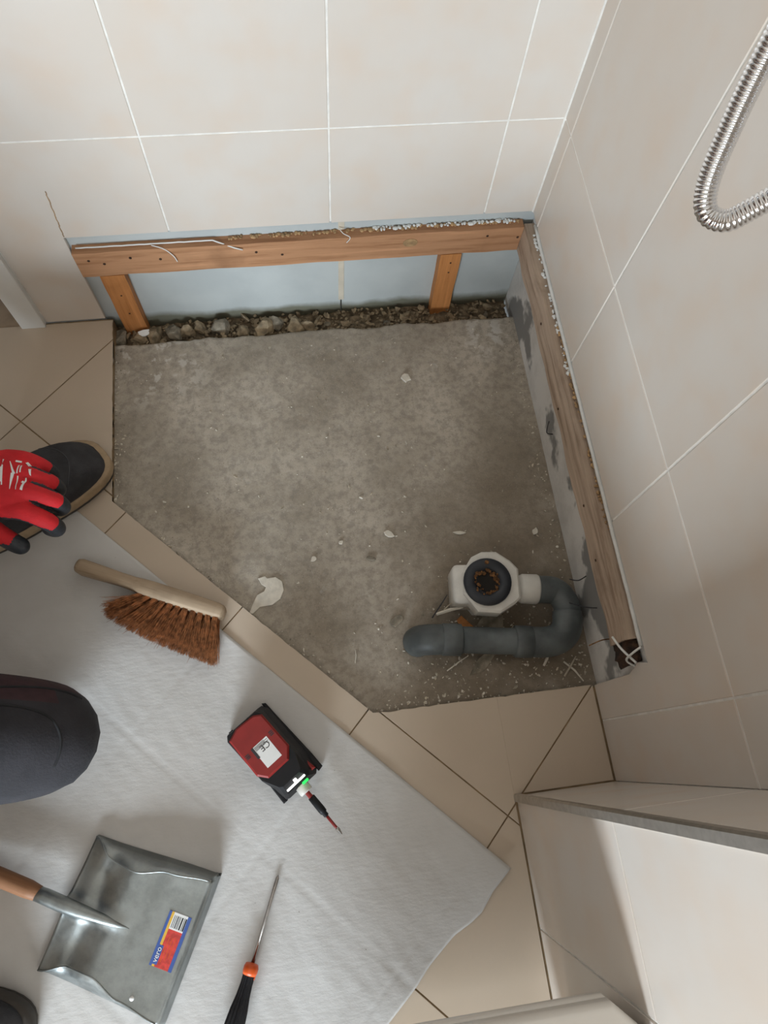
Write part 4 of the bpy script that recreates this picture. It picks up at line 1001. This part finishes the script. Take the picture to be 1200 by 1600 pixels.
# left glove: back of hand up, fingers curled down
def glove(name, wrist, mcps, chains, thumb, rp=0.024):
    vs_ = [wl(wrist+(0.036,))]; ed = []
    pal = []
    for m_ in mcps:
        mid = tuple(wrist[i]*0.55+m_[i]*0.45 for i in range(3)); pass
    c = [sum(m_[i] for m_ in mcps)/4 for i in range(3)]
    p1 = tuple(wrist[i]*0.62+c[i]*0.38 for i in range(3)); vs_.append(wl(p1+((0.030,0.030),))); ed.append((0,1))
    o = None
    return vs_, ed
def hand(name, wrist, mcps, chains, thumb, tips_black, slits=()):
    """palm as a lofted slab, every finger its own chain, joined by voxel remesh into one glove"""
    bm = bmesh.new()
    Wv = Vector(wrist); Ms = [Vector(m_) for m_ in mcps]
    across = (Ms[-1]-Ms[0]).normalized(); cen = sum(Ms, Vector())/4; fw = (cen-Wv).normalized(); up = across.cross(fw); up = up if up.z > 0 else -up
    secs = []
    for f_, hw, th in ((-0.5,0.038,0.026),(-0.2,0.040,0.024),(0.0,0.043,0.022),(0.2,0.049,0.021),(0.5,0.055,0.021),(0.85,0.057,0.019),(1.0,0.054,0.0155),(1.06,0.049,0.010)):
        cc = Wv.lerp(cen, f_); q = []
        for k in range(20):
            a = 2*PI*k/20; q.append(cc+across*hw*math.cos(a)+up*(th*math.sin(a)+0.003*math.cos(a)**2*0))
        secs.append([p-WO for p in q])
    loft(bm, secs)
    for ch, r in list(zip(chains, (0.0130,0.0145,0.0148,0.0150)))+[(thumb,0.0165)]:
        pts = smooth_path([Vector(p)-WO for p in ch], 6); n_ = len(pts)
        rr = [r*(1.08-0.20*i/(n_-1)) for i in range(n_)]
        tube(bm, pts, rr, 14)
        bmesh.ops.create_icosphere(bm, subdivisions=2, radius=rr[-1], matrix=Matrix.Translation(pts[-1]))
        bmesh.ops.create_icosphere(bm, subdivisions=2, radius=rr[0], matrix=Matrix.Translation(pts[0]))
    bmesh.ops.recalc_face_normals(bm, faces=list(bm.faces))
    o = obj(name, bm, ['glove_red','glove_black'], worker, True)
    rm = o.modifiers.new('r','REMESH'); rm.mode = 'VOXEL'; rm.voxel_size = 0.0022
    sm2 = o.modifiers.new('s','SMOOTH'); sm2.factor = 0.5; sm2.iterations = 4
    mod_apply(o); o.data.materials.clear(); o.data.materials.append(M['glove_red']); o.data.materials.append(M['glove_black'])
    tb = [(Vector(t_)-WO, r) for t_, r in tips_black]
    for p in o.data.polygons:
        blk = p.normal.dot(up) < 0.28
        for t_, r in tb:
            if (p.center-t_).length < r: blk = True
        for (x0, y0), (x1, y1) in slits:
            a_ = Vector((x0-WO.x, y0-WO.y)); d_ = Vector((x1-x0, y1-y0)); q_ = Vector((p.center.x, p.center.y))-a_
            f_ = q_.dot(d_)/d_.length_squared
            if 0 < f_ < 1.3 and abs(q_.x*d_.y-q_.y*d_.x)/d_.length < 0.0030*min(1, f_*3): blk = True
        p.material_index = 1 if blk else 0
    return o
mc = [(-0.950,-0.440,0.234),(-0.942,-0.471,0.240),(-0.938,-0.502,0.240),(-0.946,-0.533,0.234)]
chs = []; tips = []
for (x, y, z), ln, bk in zip(mc, (0.026,0.030,0.034,0.034), (0.40,0.36,0.36,0.46)):
    dx_, dy_ = math.cos(bk), -math.sin(bk); p = (x+ln*dx_, y+ln*dy_)
    chs.append([(x-0.030,y+0.008,z-0.002),(x,y,z+0.002),(p[0],p[1],z-0.010),(p[0]+0.006*dx_,p[1]+0.006*dy_,z-0.036),(p[0]-0.006*dx_,p[1]-0.006*dy_,z-0.056),(p[0]-0.018*dx_,p[1]-0.018*dy_,z-0.062)])
    tips.append(((p[0]+0.010*dx_, p[1]+0.010*dy_, z-0.038), 0.027)); tips.append(((p[0]-0.006*dx_, p[1]-0.006*dy_, z-0.058), 0.024))
tips.append(((-0.902,-0.570,0.200), 0.022))
thb = [(-1.060,-0.495,0.226),(-1.022,-0.532,0.216),(-0.995,-0.556,0.207),(-0.976,-0.570,0.200),(-0.966,-0.576,0.196)]
tips += [((-0.964,-0.577,0.196),0.021),((-0.985,-0.580,0.198),0.016)]
sl_ = [tuple(tuple((chs[i][k][j]+chs[i+1][k][j])/2+(0.004 if k == 1 and j == 0 else 0) for j in (0,1)) for k in (1,3)) for i in range(3)]
gl = hand('glove', (-1.070,-0.458,0.243), mc, chs, thb, tips, sl_)
# white print on the back of the glove
def print_strip(pts, name='glove_print'):
    bm = bmesh.new(); n_ = 14; vv = []
    (a0, a1), (b0_, b1) = pts
    for i in range(n_+1):
        f_ = i/n_; l = Vector(a0).lerp(Vector(a1), f_); r = Vector(b0_).lerp(Vector(b1), f_)
        vv.append([bm.verts.new((*(l.lerp(r, k/4))-Vector((WO.x,WO.y)), 0.30)) for k in range(5)])
    for i in range(n_):
        for k in range(4): bm.faces.new((vv[i][k],vv[i][k+1],vv[i+1][k+1],vv[i+1][k]))
    o = obj(name, bm, 'lwhite', gl)
    sw = o.modifiers.new('w','SHRINKWRAP'); sw.target = gl; sw.wrap_method = 'PROJECT'; sw.use_project_z = True; sw.use_negative_direction = True; sw.use_positive_direction = False; sw.offset = 0.0008
    mod_apply(o); return o
strips = [(((-0.976,-0.446),(-0.974,-0.486)),((-0.974,-0.446),(-0.983,-0.488)))]
for k in range(7):      # tall letter strokes of the script logo
    y = -0.478-0.0022*k*0 
for k in range(6):
    x0 = -0.992+0.0032*k
    strips.append((((x0,-0.474+0.0035*k),(x0+0.001,-0.492)),((x0+0.0018,-0.474+0.0035*k),(x0+0.0028,-0.492))))
strips += [(((-0.9655,-0.450),(-0.959,-0.474)),((-0.9645,-0.450),(-0.9545,-0.474))), (((-0.9615,-0.472),(-0.9625,-0.500)),((-0.9560,-0.472),(-0.9618,-0.500))),
           (((-0.957,-0.448),(-0.948,-0.450)),((-0.957,-0.4515),(-0.948,-0.4535))), (((-0.951,-0.459),(-0.953,-0.474)),((-0.9490,-0.459),(-0.951,-0.474))),
           (((-0.947,-0.460),(-0.948,-0.473)),((-0.9450,-0.460),(-0.946,-0.473))), (((-0.943,-0.453),(-0.936,-0.462)),((-0.9400,-0.451),(-0.933,-0.460))),
           (((-0.952,-0.478),(-0.953,-0.502)),((-0.9500,-0.478),(-0.952,-0.502))), (((-0.940,-0.482),(-0.946,-0.503)),((-0.9380,-0.482),(-0.942,-0.505))),
           (((-0.935,-0.468),(-0.933,-0.478)),((-0.9310,-0.468),(-0.931,-0.480))), (((-0.946,-0.489),(-0.942,-0.493)),((-0.944,-0.486),(-0.939,-0.490)))]
for s_ in strips: print_strip(s_)
# right glove resting on the thigh
mc2 = [(-0.995,-0.945,0.385),(-0.985,-0.925,0.392),(-0.982,-0.903,0.392),(-0.990,-0.880,0.385)]
ch2 = []
for (x, y, z) in mc2: ch2.append([(x-0.03,y,z+0.008),(x+0.004,y,z+0.002),(x+0.030,y,z-0.022),(x+0.042,y,z-0.048),(x+0.040,y,z-0.066)])
th2 = [(-1.045,-0.885,0.415),(-1.035,-0.862,0.390),(-1.015,-0.848,0.365),(-1.00,-0.842,0.345)]
hand('glove', (-1.070,-0.918,0.445), mc2, ch2, th2, [((-0.945,y,0.332),0.036) for y in (-0.945,-0.925,-0.903,-0.88)])

# the photographer: one shoe toe at the dustpan handle, leg out of frame
ph = thing('person', 'standing person in plain black shoes and dark trousers beside the dustpan handle', 'person', (-1.16,-1.33,0.0035))
WO = ph.location.copy()
make_shoe(ph, Vector((-1.285,-1.262,0.0035))-WO, -0.10, 0.30, 0.105)
make_shoe(ph, Vector((-1.68,-1.52,0.0035))-WO, -0.15, 0.30, 0.105)
for c_ in ph.children:
    if c_.name.startswith('sole'): c_.data.materials[0] = M['tread']
pv = [(-1.42,-1.40,0.90,0.13),(-1.36,-1.35,0.84,0.095),(-1.27,-1.30,0.48,0.068),(-1.235,-1.272,0.11,0.050),(-1.50,-1.44,0.84,0.095),(-1.58,-1.49,0.48,0.068),(-1.63,-1.528,0.11,0.050)]
skin('trousers', [wl(v) for v in pv], [(0,1),(1,2),(2,3),(0,4),(4,5),(5,6)], 'trouser', ph, 2)
